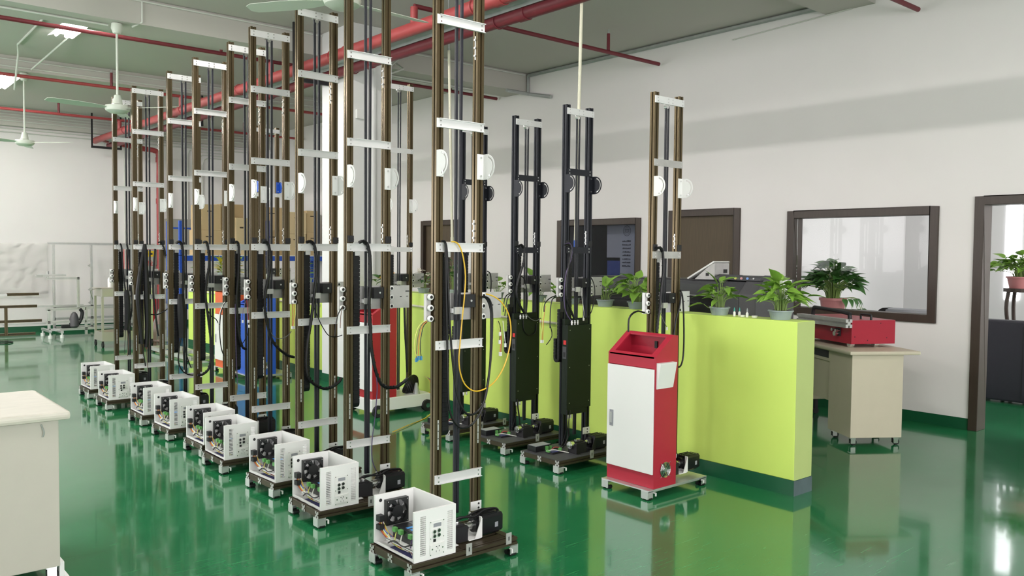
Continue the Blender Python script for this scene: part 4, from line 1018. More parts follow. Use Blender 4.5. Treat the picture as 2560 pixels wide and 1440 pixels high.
def flower_pot(loc, label, m, seed, n=16, mk='leaf_dark', spread=.10, h=.10):
    r = plant('flowering_plant', loc, label, 20, spread, h, seed, mk=mk, rt=.058, ph=.05, ls=.8, group=G)
    rnd = random.Random(seed)
    for k in range(n):
        a = rnd.uniform(0, 2*pi); q = spread*rnd.uniform(.2, 1.0); z = .06+h*rnd.uniform(.6, 1.15)
        mb = MB()
        for j in range(5):
            b = 2*pi*j/5; mb.add([(0, 0, 0), (.016*cos(b-.5), .016*sin(b-.5), .006), (.022*cos(b), .022*sin(b), .004), (.016*cos(b+.5), .016*sin(b+.5), .006)], [(0, 1, 2, 3)])
        o = mb.build('flower', m, r, recalc=False); o.location = (q*cos(a), q*sin(a), z); o.rotation_euler = (rnd.uniform(-.9, .9), rnd.uniform(-1.2, .2), 0); o.scale = (1.2,)*3
    return r
flower_pot((XP, 4.88, PT), 'pot of yellow and orange flowers behind the nearest black printer', 'petal_orange', 71, 26, spread=.09, h=.07)
flower_pot((XP, 7.02, PT), 'dark leafy plant with cream flowers left of the nearest bronze printer tower', 'petal_white', 81, 9, spread=.13, h=.16)
flower_pot((XP, 7.75, PT), 'small pot of yellow flowers near the white column', 'petal_orange', 91, 14)
def spiky(loc, label, ky, seed, n=46, R=.16, h=.20):
    rnd = random.Random(seed); r = empty('croton_plant', loc, label, 'plant', G)
    pot(r, .085, .07, .08)
    MB().cyl((0, 0, .06), (0, 0, .06+h*.8), .006, 6).build('stems', 'stem', r)
    for k in range(n):
        t = k/n; a = k*2.4; put_leaf(SPIKE[0] if rnd.random() < ky else SPIKE[1], r, (.01*cos(a), .01*sin(a), .07+h*t), a, .1+.9*t+rnd.uniform(-.2, .2), rnd.uniform(.9, 1.6)*R/.16, rnd.uniform(-.6, .6))
    return r
spiky((XP, 12.3, PT), 'yellow and green spiky plant on the far run of the lime partition', .65, 3, 60)
spiky((XP, 11.75, PT), 'second yellow and green spiky plant on the far lime partition, right of the first', .45, 4, 50)
spiky((XP, 13.25, PT), 'small green spiky plant at the far left end of the lime partition', .1, 5, 34, .13, .16)
spiky((XP, 9.6, PT), 'green spiky plant just left of the white column', .15, 6, 40)
# little ink bottles
for i, (y, c, dx, l) in enumerate(((3.315, 'teal', .0, 'left of the pair of tiny white dropper bottles with teal caps on the partition'), (3.295, 'teal', .03, 'right of the pair of tiny white dropper bottles with teal caps on the partition'), (3.215, 'label_grey', .0, 'single tiny white dropper bottle with a grey tip on the partition'))):
    r = empty('dropper_bottle', (4.80+dx, y, PT), l, 'bottle', 'dropper bottles on the lime partition')
    MB().lathe([(.008, 0), (.009, .004), (.009, .026), (.005, .032), (.004, .034)], n=12).build('bottle_body', 'plastic_white', r, smooth=True)
    MB().lathe([(.0055, .034), (.0055, .044), (.0025, .058), (.001, .06)], n=10).build('bottle_cap', c, r, smooth=True)
for i, (y, l) in enumerate(((3.255, 'small white cap lying between the dropper bottles on the partition'), (3.165, 'small white cap lying right of the single dropper bottle on the partition'))):
    tag(MB().lathe([(.0, 0), (.016, 0), (.020, .012), (.017, .012), (.013, .003), (0, .003)], (4.81, y, PT), 12, caps=False).build('bottle_cap_dish', 'plastic_white', None, smooth=True), l, 'cap')
# plants in the office
r0 = plant('potted_plant', (8.45, 4.60, .86), 'large dark green trailing plant in a pink pot behind the big window', 150, .26, .36, 101, mk='leaf_dark', rt=.13, ph=.20, pm='pot_pink', ls=1.35)
for k in range(5):
    a = -1.2-.25*k
    MB().tube([(.1*cos(a), .1*sin(a), .2), (.24*cos(a), .24*sin(a), .20), (.30*cos(a), .30*sin(a), .08)], .003, 4).build('vine', 'stem', r0, smooth=True)
    for t in (.24, .30): put_leaf(LEAF['leaf_dark'][0], r0, (t*cos(a), t*sin(a), .20-.10*(t-.24)/.06), a, -.6, 1.0)
t = empty('plant_stand', (8.45, 4.60, 0), 'dark wooden stand under the trailing plant behind the big window', 'stand')
MB().box(-.17, -.17, .83, .17, .17, .86).build('stand_top', 'wood_dark', t)
for x in (-.14, .14):
    for y in (-.14, .14): MB().box(x-.015, y-.015, 0, x+.015, y+.015, .83).build('leg', 'wood_dark', t)
plant('potted_plant', (10.3, 3.40, 1.17), 'bright green bushy plant in a pink pot seen through the open doorway', 110, .26, .24, 111, mk='leaf', rt=.14, ph=.13, pm='pot_pink', ls=1.3)
t = empty('plant_stand', (10.3, 3.40, 0), 'tall dark curved leg wooden stand behind the sofa in the doorway', 'stand')
MB().cyl((0, 0, 1.13), (0, 0, 1.17), .17, 20).build('stand_top', 'wood_frame', t)
for k in range(4):
    a = pi/4+k*pi/2
    MB().tube([(.13*cos(a), .13*sin(a), 1.13), (.15*cos(a), .15*sin(a), .95), (.12*cos(a), .12*sin(a), .6), (.16*cos(a), .16*sin(a), .01)], .02, 7).build('leg', 'wood_frame', t, smooth=True)
# sofas
r = empty('sofa', (9.5, 3.1, 0), 'dark leather sofa seen from behind through the open doorway', 'sofa')
MB().box(0, -.62, .02, .16, .62, .86).build('backrest', 'sofa', r, bevel=.02)
MB().box(.16, -.60, .06, .55, .60, .42).build('seat', 'sofa', r, bevel=.03)
for y in (-.62, .48): MB().box(0.165, y, .04, .58, y+.14, .62).build('armrest', 'sofa', r, bevel=.03)
MB().box(-.004, -.001, .06, -.0005, .003, .80).build('seam', 'black', r)
r = empty('sofa', (9.0, 4.05, 0), 'pale grey leather sofa top showing in the lower right of the big window', 'sofa')
MB().box(0, -.30, .04, .20, .26, .95).build('backrest', 'sofa_grey', r, bevel=.05)
MB().box(.20, -.28, .06, .7, .24, .44).build('seat', 'sofa_grey', r, bevel=.03)
MB().cyl((.02, .26, .86), (.18, .26, .86), .09, 14).build('bolster_end', 'black', r)

# banner inside the second window
r = empty('banner', (8.02, 7.17, 0), 'pale hanging banner with a round emblem and lines of lettering inside the dark window', 'banner')
MB().box(0, -.14, .85, .006, .10, 1.93).build('sheet', 'banner', r)
mb = MB()
def ring(mb, yc, zc, r0, r1, n=20):
    for i in range(n):
        a, b = 2*pi*i/n, 2*pi*(i+1)/n
        mb.add([(-.001, yc+r0*cos(a), zc+r0*sin(a)), (-.001, yc+r1*cos(a), zc+r1*sin(a)), (-.001, yc+r1*cos(b), zc+r1*sin(b)), (-.001, yc+r0*cos(b), zc+r0*sin(b))], [(0, 1, 2, 3)])
for a, b in ((.060, .066), (.044, .048), (.026, .030)): ring(mb, -.01, 1.80, a, b)
for k in range(3): mb.box(-.0012, -.045, 1.785+k*.015, -.0002, .025, 1.790+k*.015)
rnd = random.Random(5)
for row in range(8):
    z = 1.66-row*.045; y = -.075
    while y < .06:
        wd = rnd.uniform(.008, .03); mb.box(-.0012, y, z+rnd.uniform(0, .006), -.0002, min(.065, y+wd), z+rnd.uniform(.012, .022)); y += wd+.004
    mb.box(-.0012, -.075, z, -.0002, .065, z+.004)
mb.build('lettering', 'ink', r)
mb = MB(); ring(mb, -.02, 1.20, 0, .055); mb.prism([(-.09, .97), (.03, .97), (.02, 1.09), (-.03, 1.15), (-.08, 1.10)], 0, -.0012, -.0002); mb.build('printed_picture', 'ink', r)
MB().box(-.0012, -.02, .97, -.0002, .08, 1.01).build('printed_block', 'ink_blue', r)
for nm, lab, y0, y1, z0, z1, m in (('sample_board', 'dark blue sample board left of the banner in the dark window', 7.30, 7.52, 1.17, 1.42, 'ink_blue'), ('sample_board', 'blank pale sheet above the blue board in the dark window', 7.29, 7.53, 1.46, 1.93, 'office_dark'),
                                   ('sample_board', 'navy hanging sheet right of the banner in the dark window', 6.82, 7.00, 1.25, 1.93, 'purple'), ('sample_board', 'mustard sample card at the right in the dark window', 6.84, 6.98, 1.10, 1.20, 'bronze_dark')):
    rb = empty(nm, (8.05, (y0+y1)/2, z0), lab, 'board'); MB().box(0, (y0-y1)/2, 0, .012, (y1-y0)/2, z1-z0).build('sheet', m, rb)
    MB().box(.012, -.005, 0, .018, .005, z1-z0).build('backing', 'black', rb)

# ---------------------------------------------------------------- ceiling services
MX = 4.29
def pipe_y(name, label, x, z, m, y0, y1, R):
    r = empty(name, (x, y0, z), label, 'pipe')
    MB().cyl((0, 0, 0), (0, y1-y0, 0), R, 20).build('pipe', m, r, smooth=True)
    for k in range(8):
        yy = 1.0+k*2.4
        MB().cyl((0, yy-.05, 0), (0, yy+.05, 0), R*1.14, 18).build('pipe_coupling', m, r, smooth=True)
        pts = [((R+.008)*cos(a), yy+.32, (R+.008)*sin(a)) for a in [2*pi*i/16 for i in range(17)]]
        MB().tube(pts, .005, 5, smooth=0).build('pipe_clamp', m, r, smooth=True)
    return r
pipe_y('fire_pipe', 'bright red fire main running under the ceiling, upper left one of the pair', MX, 3.52, 'pipe_red', -3.0, YB-.2, .058)
pipe_y('fire_pipe', 'darker red fire main running beside the bright one on the right', MX+.25, 3.45, 'pipe_dark', -3.0, YB-.2, .058)
r = empty('pipe_tray', (MX+.12, 0, 3.435), 'galvanised angle tray and hangers carrying the two red fire mains', 'tray')
MB().box(-.045, -3, .06, .045, YB-.2, .066).box(.04, -3, .03, .045, YB-.2, .06).build('channel', 'galv', r)
for yy in (1.4, 3.2, 8.55, 12.6, 16.7):
    mb = MB().box(-.26, yy-.02, -.085, .26, yy+.02, -.045).box(-.26, yy-.015, -.045, -.235, yy+.015, ZC-3.435).box(.235, yy-.015, -.045, .26, yy+.015, ZC-3.435)
    mb.build('hanger', 'black', r)
# fire main dropping down the back wall
r = empty('fire_pipe', (5.42, 16.95, 0), 'red fire riser pipe coming down the back wall beside the hydrant cabinet', 'pipe')
MB().tube([(-1.13+.02, -.35, 3.52), (-.9, -.15, 3.5), (-.3, 0, 3.44), (-.08, 0, 3.42), (0, 0, 3.30), (0, 0, 2.6), (0, 0, .05)], .05, 12, smooth=4).build('pipe', 'pipe_red', r, smooth=True)
for z in (3.2, 2.4, 1.1): MB().cyl((0, 0, z), (0, 0, z+.10), .06, 14).build('pipe_coupling', 'pipe_red', r, smooth=True)
# sprinkler branches
ZS = 3.72
for i, (y, x0, x1, l, rises) in enumerate(((6.42, MX, 7.70, 'red sprinkler branch crossing the ceiling at the right of the picture', (6.84,)), (9.42, -2.5, 7.72, 'red sprinkler branch crossing the upper left nearest the camera', (3.7, 6.9)), (12.42, -2.5, 7.72, 'middle red sprinkler branch crossing the upper left', (.8, 3.35, 6.7)), (15.45, -2.5, 7.72, 'farthest red sprinkler branch near the back wall', (3.35, 6.5)), (3.45, MX, 7.70, 'stub of red sprinkler branch at the top right corner', (7.3,)))):
    r = empty('sprinkler_pipe', (MX, y, ZS), l, 'pipe', 'red sprinkler branches under the ceiling')
    MB().cyl((x0-MX, 0, 0), (x1-MX, 0, 0), .022, 12).build('pipe', 'pipe_red' if i in (2, 3) else 'pipe_dark', r, smooth=True)
    MB().cyl((0, 0, -.16), (0, 0, -.01), .034, 12).build('riser', 'pipe_red', r, smooth=True)
    for x in rises:
        MB().cyl((x-MX, 0, .02), (x-MX, 0, .20), .018, 8).build('riser', 'pipe_dark', r, smooth=True)
        MB().cyl((x-MX, 0, .20), (x-MX, 0, .215), .016, 8).cyl((x-MX, 0, .215), (x-MX, 0, .24), .006, 6).cyl((x-MX, 0, .24), (x-MX, 0, .243), .014, 8).build('sprinkler_head', 'galv', r)
# lamps
LX = 2.33
def lamp(y, l, LX=LX):
    r = empty('ceiling_lamp', (LX, y, 3.885), l, 'lamp', 'twin tube ceiling lamps in a row')
    mb = MB().prism([(-.13, .01), (-.04, .055), (.04, .055), (.13, .01), (.125, .006), (.035, .048), (-.035, .048), (-.125, .006)], 1, -.62, .62)
    mb.box(-.04, -.62, .055, .04, .62, .075); mb.build('reflector', 'white', r)
    for x in (-.05, .05): MB().cyl((x, -.58, .018), (x, .58, .018), .014, 10).build('tube', 'tube_on', r, smooth=True)
    for y2 in (-.45, .45): MB().cyl((0, y2, .075), (0, y2, ZC-3.885), .007, 6).build('hanger', 'galv', r)
    return r
for y, l in ((10.02, 'lit twin tube ceiling lamp nearest the camera in the upper left'), (14.05, 'lit twin tube ceiling lamp at the left edge near the back wall'), (6.2, 'lit twin tube ceiling lamp above the third bronze printer, out of the picture'), (2.6, 'lit twin tube ceiling lamp above the foreground, out of the picture'), (-1.2, 'lit twin tube ceiling lamp behind the camera')): lamp(y, l)
for y, l in ((7.0, 'added unseen twin tube fill lamp of the left row nearest the camera'), (11.5, 'second added unseen twin tube fill lamp of the left row'), (15.0, 'added unseen twin tube fill lamp of the left row before the back wall')): lamp(y, l, -1.3)  # unseen lamps added at the left to brighten the far hall
for y, l in ((13.2, 'added twin tube fill lamp of the middle row, out of the picture'), (16.0, 'added unseen twin tube fill lamp of the middle row beside the back wall')): lamp(y, l, .4)  # two more added out of view to lift the back wall
# ceiling fans
def fan(x, y, z, zt, a0, l):
    r = empty('ceiling_fan', (x, y, z), l, 'fan', 'pale green ceiling fans')
    MB().lathe([(.02, -.055), (.07, -.05), (.108, -.028), (.118, 0), (.112, .022), (.06, .032), (.045, .04)], n=24).build('motor_housing', 'fan_paint', r, smooth=True)
    MB().lathe([(.048, .035), (.045, .06), (.030, .125), (.012, .13)], n=16).build('lower_canopy', 'fan_paint', r, smooth=True)
    MB().cyl((0, 0, .12), (0, 0, zt-z), .011, 10).build('down_rod', 'fan_paint', r, smooth=True)
    MB().lathe([(.05, zt-z-.005), (.055, zt-z-.05), (.035, zt-z-.10), (.012, zt-z-.105)], n=14).build('upper_canopy', 'fan_paint', r, smooth=True)
    for k in range(3):
        a = a0+2*pi*k/3; mb = MB(); q = Vector((cos(a), sin(a), 0)); p = Vector((-sin(a), cos(a), 0))
        for (s, e, w0, w1) in ((.10, .22, .025, .05), (.22, .40, .05, .062), (.40, .62, .062, .055), (.62, .66, .055, .03)):
            v = []
            for d, w_ in ((s, w0), (e, w1)):
                for sg in (-1, 1):
                    for h in (-.0015, .0015): v.append(q*d+p*w_*sg+Vector((0, 0, h-.004+.012*sg*(w_/.06))))
            mb.add(v, [(0, 1, 3, 2), (4, 6, 7, 5), (0, 4, 5, 1), (2, 3, 7, 6), (1, 5, 7, 3), (0, 2, 6, 4)])
        mb.build('blade', 'fan_paint', r)
    return r
fan(2.46, 8.92, 2.90, 3.73, radians(-52), 'ceiling fan hanging over the far end of the bronze row, whole in view')
fan(2.33, 12.62, 2.90, 3.80, radians(-45), 'ceiling fan farthest away at the left, before the back wall')
fan(2.62, 4.72, 3.06, ZC, radians(4), 'ceiling fan cut off by the top edge over the second bronze printer')
# ivory poles hanging
r = empty('hanging_pole', (4.535, 4.57, 1.585), 'thin ivory pole with a blue tip hanging down through the nearest black printer tower', 'pole')
MB().cyl((0, 0, .02), (.045, .0, ZC-1.585), .0125, 10).build('pole', 'ivory', r, smooth=True)
MB().cyl((0, 0, -.03), (0, 0, .02), .0135, 10).build('tip', 'blue', r, smooth=True)
r = empty('hanging_pole', (4.86, 6.59, 1.612), 'thin ivory pole hanging behind the nearest bronze printer tower', 'pole')
MB().cyl((0, 0, .0), (.01, .09, 1.85), .0135, 10).build('pole', 'ivory', r, smooth=True)
MB().cyl((.01, .09, 1.85), (.01, .10, ZC-1.612), .008, 8).build('hook_rod', 'galv', r, smooth=True)
MB().cyl((0, 0, -.02), (0, 0, .04), .018, 10).build('end_collar', 'ivory', r, smooth=True)
# conduits on beams and ceiling
def conduit(name, label, runs, rad, m='conduit', cat='conduit', joints=True):
    r = empty(name, runs[0][0], label, cat); o = Vector(runs[0][0])
    for pts in runs:
        P = [Vector(p)-o for p in pts]
        MB().tube(P, rad, 7, smooth=0).build('conduit', m, r, smooth=True)
    return r
yb = 8.8-.014
conduit('conduit_run', 'pale conduit along the top of the near ceiling beam with a drop to the fan', [[(-3.5, yb, 3.955), (3.0, yb, 3.955), (7.7, yb, 3.955)], [(2.66, yb, 3.955), (2.66, yb, 3.75), (2.60, 8.9, 3.715)], [(-3.5, 9.0, 3.717), (2.40, 9.0, 3.717)]], .011)
conduit('conduit_run', 'pale conduit along the right part of the near beam', [[(5.3, 9.10, 3.716), (7.2, 9.10, 3.716)], [(5.3, 9.18, 3.716), (7.2, 9.18, 3.716)]], .012)
conduit('conduit_run', 'pair of pale conduits along the middle ceiling beam', [[(-3.5, 12.49, 3.93), (7.7, 12.49, 3.93)], [(-3.5, 12.487, 3.84), (7.7, 12.487, 3.84)]], .011)
conduit('conduit_run', 'conduit dropping diagonally from the beam past the lamps to the far fan', [[(2.06, 9.3, 3.965), (2.10, 11.7, 3.965), (2.14, 11.9, 3.9), (2.14, 12.1, 3.6), (2.2, 12.5, 3.55)], [(2.46, 10.72, 3.95), (2.36, 12.3, 3.80)]], .012)
conduit('conduit_bundle', 'bundle of pale conduits along the top of the back wall', [[(-3.8, YB-.19, z), (7.6, YB-.19, z)] for z in (3.90, 3.85, 3.80, 3.74)]+[[(-3.8, YB-.02, z), (7.6, YB-.02, z)] for z in (3.62, 3.56)], .011)
conduit('conduit_bundle', 'group of pale conduits bending down the back wall to the electrical panel', [[(6.9+.0, YB-.03-.0*k, 3.60-.055*k), (6.05+.10*k, YB-.03, 3.60-.055*k), (5.98+.10*k, YB-.03, 3.56-.055*k), (5.95+.10*k, YB-.03, 3.45-.055*k), (5.95+.10*k, YB-.03, 2.13)] for k in range(5)]+[[(4.85, YB-.03, 3.6), (4.85, YB-.03, .3)], [(4.95, YB-.03, 3.6), (4.95, YB-.03, .3)]], .013)
conduit('trunking', 'galvanised cable trunking along the top of the right wall, dropping at its far end', [[(XW-.03, 3.0, ZC-.03), (XW-.03, 8.76, ZC-.03), (XW-.03, 8.76, 3.70), (XW-.03, 8.3, 3.60)], [(XW-.03, 8.76, 3.70), (7.35, 8.76, 3.70)]], .025, 'galv')
conduit('conduit_run', 'thin pale conduit high on the right wall at the top right', [[(XW-.012, 5.45, 3.83), (XW-.012, 4.1, 3.88)]], .007)
conduit('conduit_run', 'conduits bending off the column top towards the ceiling', [[(5.15, 8.3, 3.3), (5.15, 8.3, 3.55), (5.4, 8.4, 3.75), (5.5, 8.75, 3.9)], [(5.15, 8.4, 3.3), (5.15, 8.4, 3.5), (5.5, 8.45, 3.66), (5.6, 8.78, 3.8)]], .012)
tag(MB().box(4.88, 8.09, 1.25, 4.905, 8.1195, 3.72).build('cable_trunking', 'white_paint', None), 'slim white cable trunking up the face of the white column', 'trunking')
r = empty('wall_socket', (4.72, 8.1195, 3.0), 'white box fixed high on the white column', 'socket')
MB().box(-.05, -.035, -.05, .05, 0, .05).build('box', 'plastic_white', r, bevel=.004)

# ---------------------------------------------------------------- far end of the hall
def profile_bar(mb, p0, p1, s=.04, m=0):
    mb.bar(p0, p1, s, s, m)
    d = (Vector(p1)-Vector(p0)).normalized()
    return mb
def frame_thing(name, loc, label, bars, m, s=.04, cat='frame'):
    r = empty(name, loc, label, cat)
    for p0, p1 in bars:
        mb = MB(); mb.bar(p0, p1, s, s); d = (Vector(p1)-Vector(p0))
        # slot line on the aisle side
        a = Vector(p0); b = Vector(p1); off = Vector((0, -s/2-.0006, 0))
        if abs(d.normalized().y) < .5: mb.bar(a+off, b+off, s*.22 if abs(d.z) > abs(d.x) else .001, .001 if abs(d.z) > abs(d.x) else s*.22, 1)
        mb.build('profile', m, r)
    return r
r = frame_thing('bronze_frame', (2.70, 16.25, 0), 'bronze profile frame lying on its side at the far left', [((-1.2, 0, .05), (.42, 0, .05)), ((-1.0, 0, .27), (.52, 0, .27)), ((-1.2, 0, .52), (.45, 0, .52)), ((-.02, -.03, .03), (-.02, -.03, .50)), ((.02, .1, .72), (.5, .1, .72))], ['bronze', 'slot'], .045)
MB().box(-1.2, .06, .70, .02, .11, .73).box(-1.2, .06, .20, .9, .10, .22).box(.3, .06, .49, 1.2, .11, .52).build('white_profile', 'alu', r)
MB().prism([(-.02, .27), (.06, .25), (.06, .29)], 1, -.02, .02).prism([(-.06, .52), (-.02, .46), (-.02, .52)], 1, -.05, -.01).build('gusset', 'bronze_dark', r)
r = frame_thing('aluminium_frame', (3.46, 16.75, 0), 'tall white aluminium profile frame standing before the back wall', [((-.03, 0, 1.6), (1.45, 0, 1.6)), ((.06, 0, .03), (.06, 0, 1.58)), ((.68, 0, .03), (.68, 0, 1.58)), ((.06, 0, .46), (1.40, 0, .46)), ((.06, 0, .25), (1.40, 0, .25)), ((1.38, 0, .03), (1.38, 0, 1.58)), ((.06, 0, .09), (1.4, 0, .09))], ['alu', 'alu_raw'])
for x, z in ((.62, 1.2), (.62, .76), (.62, .52)): MB().prism([(x, z), (x+.045, z-.03), (x+.045, z+.04)], 1, -.015, .015).build('gusset', 'alu_raw', r)
r = frame_thing('aluminium_frame', (3.25, 15.95, 0), 'low white aluminium profile trolley frame with caster feet at the left', [((0, 0, 1.0), (.50, 0, 1.0)), ((.48, 0, .48), (.48, 0, 1.02)), ((-.02, 0, .47), (.60, 0, .47)), ((.60, 0, .02), (.60, 0, .50)), ((.02, 0, .10), (.02, 0, .47)), ((-.02, 0, .25), (.60, 0, .25)), ((.0, 0, .12), (1.20, 0, .12)), ((.62, .0, .48), (1.25, 0, .48)), ((.62, 0, .25), (1.25, 0, .25)), ((-.14, .05, 1.05), (.30, .05, 1.05)), ((-.02, -.3, .12), (-.02, .3, .12)), ((.16, -.3, .10), (.16, .3, .10))], ['alu', 'alu_raw'])
MB().cyl((.02, .05, 1.0), (.02, .05, 1.12), .02, 8).box(-.16, 0, 1.02, -.06, .09, 1.06).build('upright_stub', 'alu_raw', r)
for x, y in ((-.02, -.28), (.16, -.28), (-.02, .28), (1.15, 0)): MB().cyl((x, y, 0), (x, y, .05), .035, 10).cyl((x, y, .05), (x, y, .09), .014, 8).build('caster_foot', 'plastic_white', r, smooth=True)
r = empty('sander', (3.72, 15.6, .145), 'grey wrapped power tool standing on the white trolley frame', 'tool')
r.location = (3.66, 15.95, .141)
MB().lathe([(.05, 0), (.08, .03), (.075, .16), (.05, .24), (.02, .27)], n=10).build('tool_body', 'grey_mid', r, smooth=True)
MB().tube([(.04, 0, .05), (.10, 0, .12), (.13, 0, .26), (.09, 0, .33)], .03, 8).build('grip', 'black', r, smooth=True)
MB().box(-.20, -.03, .0, -.04, .03, .06).build('motor_end', 'black', r, bevel=.008)
# plastic film on the wall
mb = MB(); NX, NZ = 14, 14; rnd = random.Random(2)
v = [(2.2+1.31*i/NX, YB-.012-rnd.uniform(0, .025), .62+.98*k/NZ) for k in range(NZ+1) for i in range(NX+1)]
mb.add(v, [(k*(NX+1)+i, k*(NX+1)+i+1, (k+1)*(NX+1)+i+1, (k+1)*(NX+1)+i) for k in range(NZ) for i in range(NX)])
tag(mb.build('plastic_sheet', 'film', None, recalc=False), 'crinkled clear plastic sheet taped to the back wall at the far left', 'sheet')
# trolley
r = empty('steel_trolley', (3.9, 13.95, 0), 'stainless steel workshop trolley with tools on top behind the far bronze printer', 'trolley')
MB().box(-.36, -.22, .78, .38, .22, .90).box(-.42, -.16, .90, -.20, .10, .915).build('top_tray', 'steel_brushed', r, bevel=.004)
mb = MB().box(-.36, -.22, .10, .38, .22, .105)
for a in ((-.36, -.22, .38, -.215), (-.36, .215, .38, .22), (-.36, -.215, -.355, .215), (.375, -.215, .38, .215)): mb.box(a[0], a[1], .105, a[2], a[3], .24)
mb.build('lower_tray', 'steel_brushed', r)
for x in (-.35, .37):
    for y in (-.20, .20):
        MB().box(x-.015, y-.015, .10, x+.015, y+.015, .78).build('leg', 'steel_brushed', r)
        MB().cyl((x-.012, y, .04), (x+.012, y, .04), .04, 12).box(x-.014, y-.01, .05, x+.014, y+.01, .10).build('caster', 'rubber', r)
MB().tube([(-.36, .3, .72), (-.5, -.16, .88), (-.36, -.16, .91)], .006, 5).build('push_bar', 'steel_brushed', r, smooth=True)
for i, (nm, l, x, y, prof, m) in enumerate((('spray_bottle', 'white bottle with dark nozzle on the steel trolley', -.18, 0, [(.035, 0), (.04, .02), (.04, .14), (.015, .18), (.015, .21)], 'plastic_white'), ('grease_jar', 'small yellow jar on the steel trolley', -.08, .05, [(.03, 0), (.03, .06), (.02, .07)], 'yellow'), ('oil_can', 'grey can at the back of the steel trolley', .02, .08, [(.04, 0), (.04, .10), (.01, .16)], 'galv'))):
    t = empty(nm, (3.9+x, 13.95+y, .901), l, 'bottle'); MB().lathe(prof, n=12).build('bottle_body', m, t, smooth=True)
    MB().cyl((0, 0, prof[-1][1]), (0, 0, prof[-1][1]+.03), .012, 8).build('nozzle', 'black', t)
for k in range(9):
    a = k*2.2; t = tag(MB().cyl((0, 0, .02), (.12*cos(a), .07*sin(a)+.02, .05+.02*(k % 3)), .018, 8).build('orange_fitting', 'orange', None), 'orange fitting in the heap on the lower tray of the steel trolley', 'fitting', 'orange fittings on the lower trolley tray')
    t.location = (3.88+.045*(k % 5)-.05, 13.9+.03*(k//5), .11+.02*(k//5))
t = empty('green_bottle', (4.02, 14.02, .106), 'dark green bottle among the orange fittings on the trolley', 'bottle')
MB().lathe([(.035, 0), (.035, .16), (.012, .20), (.012, .24)], n=10).build('bottle_body', 'base_green', t, smooth=True); MB().cyl((0, 0, .24), (0, 0, .26), .014, 8).build('bottle_cap', 'black', t)
# plastic bag beside the trolley
mb = MB(); rnd = random.Random(9)
prof = [(.02, 0), (.20, .01), (.24, .12), (.20, .30), (.10, .52), (.03, .62)]
vv = []
for rr, z in prof:
    for i in range(14): a = 2*pi*i/14; q = rr*rnd.uniform(.85, 1.1); vv.append((4.62+q*cos(a), 14.2+q*sin(a), z+.002))
mb.add(vv, [(j*14+i, j*14+(i+1) % 14, (j+1)*14+(i+1) % 14, (j+1)*14+i) for j in range(len(prof)-1) for i in range(14)])
tag(mb.build('plastic_bag', 'film', None, smooth=True), 'clear plastic bag slumped on the floor right of the steel trolley', 'bag')
# wall items at the back
r = empty('hydrant_cabinet', (5.22, YB-.21, 0), 'pale grey fire hydrant cabinet with red and yellow signs on the back wall', 'cabinet')
MB().box(-.12, 0, .62, .12, .205, 1.62).build('cabinet_body', 'hydrant', r, bevel=.004)
MB().box(-.10, -.006, .64, .10, -.0005, 1.30).build('door', 'hydrant', r)
MB().box(-.10, -.004, 1.50, .12, -.0005, 1.60).build('red_sign', 'sign_red', r)
MB().box(-.08, -.004, 1.37, .12, -.0005, 1.48).box(-.04, -.0045, 1.405, .0, -.004, 1.445, 1).box(.04, -.0045, 1.405, .08, -.004, 1.445, 1).build('yellow_sign', ['sign_yellow', 'ink'], r)
def text(parent, s, loc, size, m, rot=(radians(90), 0, 0)):
    c = bpy.data.curves.new('lettering', 'FONT'); c.body = s; c.size = size; c.extrude = .0005; c.align_x = 'CENTER'
    c.materials.append(MATS[m]); o = bpy.data.objects.new('lettering', c); COL.objects.link(o); o.parent = parent; o.location = loc; o.rotation_euler = rot
    me = bpy.data.meshes.new_from_object(o); q = bpy.data.objects.new('lettering', me); COL.objects.link(q); q.parent = parent; q.location = loc; q.rotation_euler = rot
    bpy.data.objects.remove(o); return q
text(r, '\u6813', (.03, -.007, 1.20), .12, 'sign_red')
tag(MB().box(5.06, YB-.30, .0, 5.34, YB-.22, .60).build('extinguisher_box', 'red_deep', None, bevel=.005), 'dark red extinguisher box on the floor below the hydrant cabinet', 'box')
tag(MB().box(4.80, YB-.012, .90, 5.02, YB-.002, 1.58).build('pink_notice', 'pink', None), 'plain pink notice sheet on the back wall', 'sheet')
r = empty('electrical_panel', (5.86, YB-.16, 0), 'grey electrical distribution panel on the back wall', 'panel')
MB().box(-.27, 0, 1.35, .27, .155, 2.12).build('panel_box', 'panel_grey', r, bevel=.005)
MB().box(-.25, -.008, 1.37, .25, -.0005, 2.10).build('panel_door', 'panel_grey', r)
MB().box(-.02, -.012, 1.72, .04, -.008, 1.84).build('label_plate', 'plastic_white', r)
MB().box(-.10, -.014, 1.58, .10, -.008, 1.66).build('vent_plate', 'black', r)
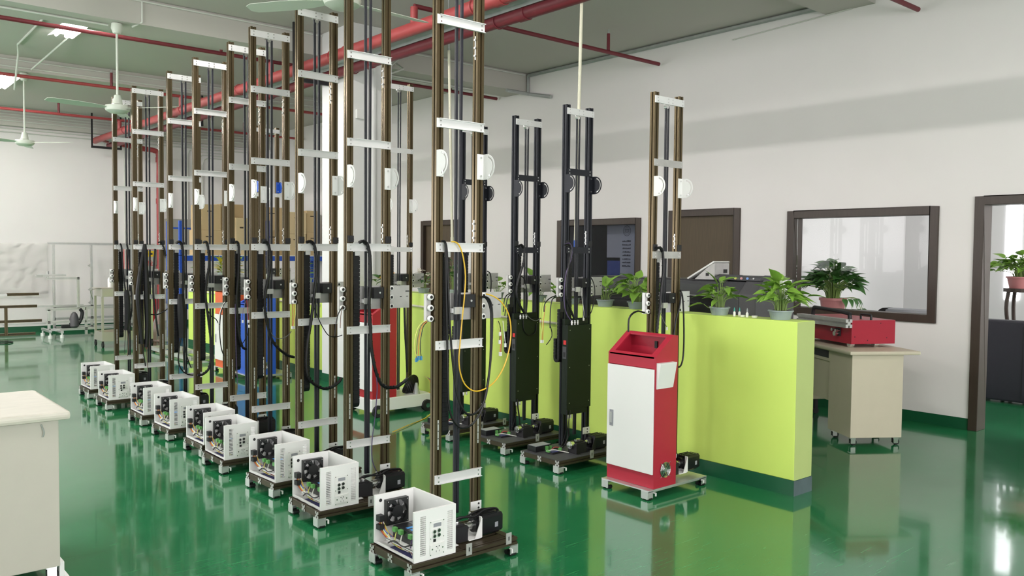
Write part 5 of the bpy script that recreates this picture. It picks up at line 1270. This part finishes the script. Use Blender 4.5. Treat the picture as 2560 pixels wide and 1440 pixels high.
# rack
r = empty('storage_rack', (4.93, 14.4, 0), 'blue steel storage rack stacked with cardboard boxes behind the partition', 'rack')
for x in (0, 1.55, 2.74):
    for y in (0, .62): MB().box(x, y, 0, x+.05, y+.05, 2.0 if x < 1 else 2.05).build('upright', 'blue_rack', r)
for y in (0, .62):
    for z in (1.32, .5): MB().box(.05, y+.005, z, 2.74, y+.045, z+.09).build('beam', 'blue_rack', r)
MB().box(.05, .63, 1.87, 1.55, .66, 1.90).build('tie_bar', 'blue_rack', r)
for z in (1.41, .59): MB().box(.0, .0, z, 2.70, .67, z+.012).build('shelf_board', 'plastic_white', r)
ZSH = 1.4225
BOXES = [(5.28, 14.47, ZSH, .40, .45, .43, 'cardboard', 'large brown carton at the left end of the blue rack'),
         (5.33, 14.48, ZSH+.432, .34, .50, .44, 'cardboard', 'brown carton on top of the leftmost carton of the blue rack'),
         (5.71, 14.60, ZSH+.30, .42, .40, .60, 'cardboard_b', 'dark brown carton on the blue rack, behind the two leftmost stacked cartons'),
         (5.71, 14.60, ZSH, .42, .40, .295, 'cardboard_b', 'low dark carton under the tall dark carton of the blue rack'),
         (5.94, 14.47, ZSH, .22, .12, .66, 'cardboard_c', 'narrow upright pale carton standing on the blue rack'),
         (6.42, 14.47, ZSH, .46, .45, .45, 'cardboard_b', 'lower brown carton in the middle of the blue rack'),
         (6.42, 14.47, ZSH+.452, .46, .45, .42, 'cardboard', 'upper brown carton in the middle of the blue rack'),
         (6.92, 14.47, ZSH, .36, .40, .40, 'cardboard_c', 'lower pale carton at the right end of the blue rack'),
         (6.95, 14.47, ZSH+.402, .34, .38, .40, 'cardboard_c', 'upper pale carton at the right end of the blue rack'),
         (7.31, 14.50, ZSH, .26, .40, .44, 'cardboard', 'brown carton at the far right end of the blue rack'),
         (7.31, 14.50, ZSH+.442, .24, .38, .40, 'cardboard', 'topmost brown carton at the far right of the blue rack')]
for x, y, z, a, b, c, m, l in BOXES:
    t = empty('cardboard_box', (x+a/2, y+b/2, z), l, 'box', 'cartons on the blue rack')
    MB().box(-a/2, -b/2, 0, a/2, b/2, c).build('carton', m, t, bevel=.003)
    MB().box(-a/2-.001, -.025, c*.75, a/2+.001, .025, c+.001).build('tape', 'tape', t)
    MB().box(-a*.2, -b/2-.001, c*.72, a*.1, -b/2-.0002, c*.76).build('printed_mark', 'bronze_dark', t)
# profile bed lying on the floor behind the row
r = frame_thing('aluminium_frame', (4.0, 11.3, 0), 'long white aluminium profile bed lying on the floor behind the bronze row', [((0, 0, .05), (.0, 1.6, .05)), ((.32, 0, .05), (.32, 1.6, .05)), ((0, 0, .05), (.32, 0, .05)), ((0, .8, .05), (.32, .8, .05)), ((0, 1.6, .05), (.32, 1.6, .05))], ['alu', 'alu_raw'], .05)
for x in (0, .32):
    for y in (.1, 1.5): MB().cyl((x, y, 0), (x, y, .026), .02, 8).build('foot', 'rubber', r)
# wire on the floor by the cart and cable end at the far left
tag(MB().tube([(4.57, 6.56, .175), (4.60, 6.50, .12), (4.40, 6.3, .012), (4.0, 6.05, .008), (3.75, 5.9, .008)], .004, 6).build('yellow_wire', 'yellow', None, smooth=True), 'thin yellow wire trailing from the red cart across the floor', 'cable')
tag(MB().tube([(2.2, 15.3, .012), (2.55, 15.2, .012), (2.62, 15.45, .012), (2.4, 15.6, .012), (2.15, 15.55, .012)], .010, 6).build('floor_cable', 'cable', None, smooth=True), 'black cable loop on the floor at the far left edge', 'cable')
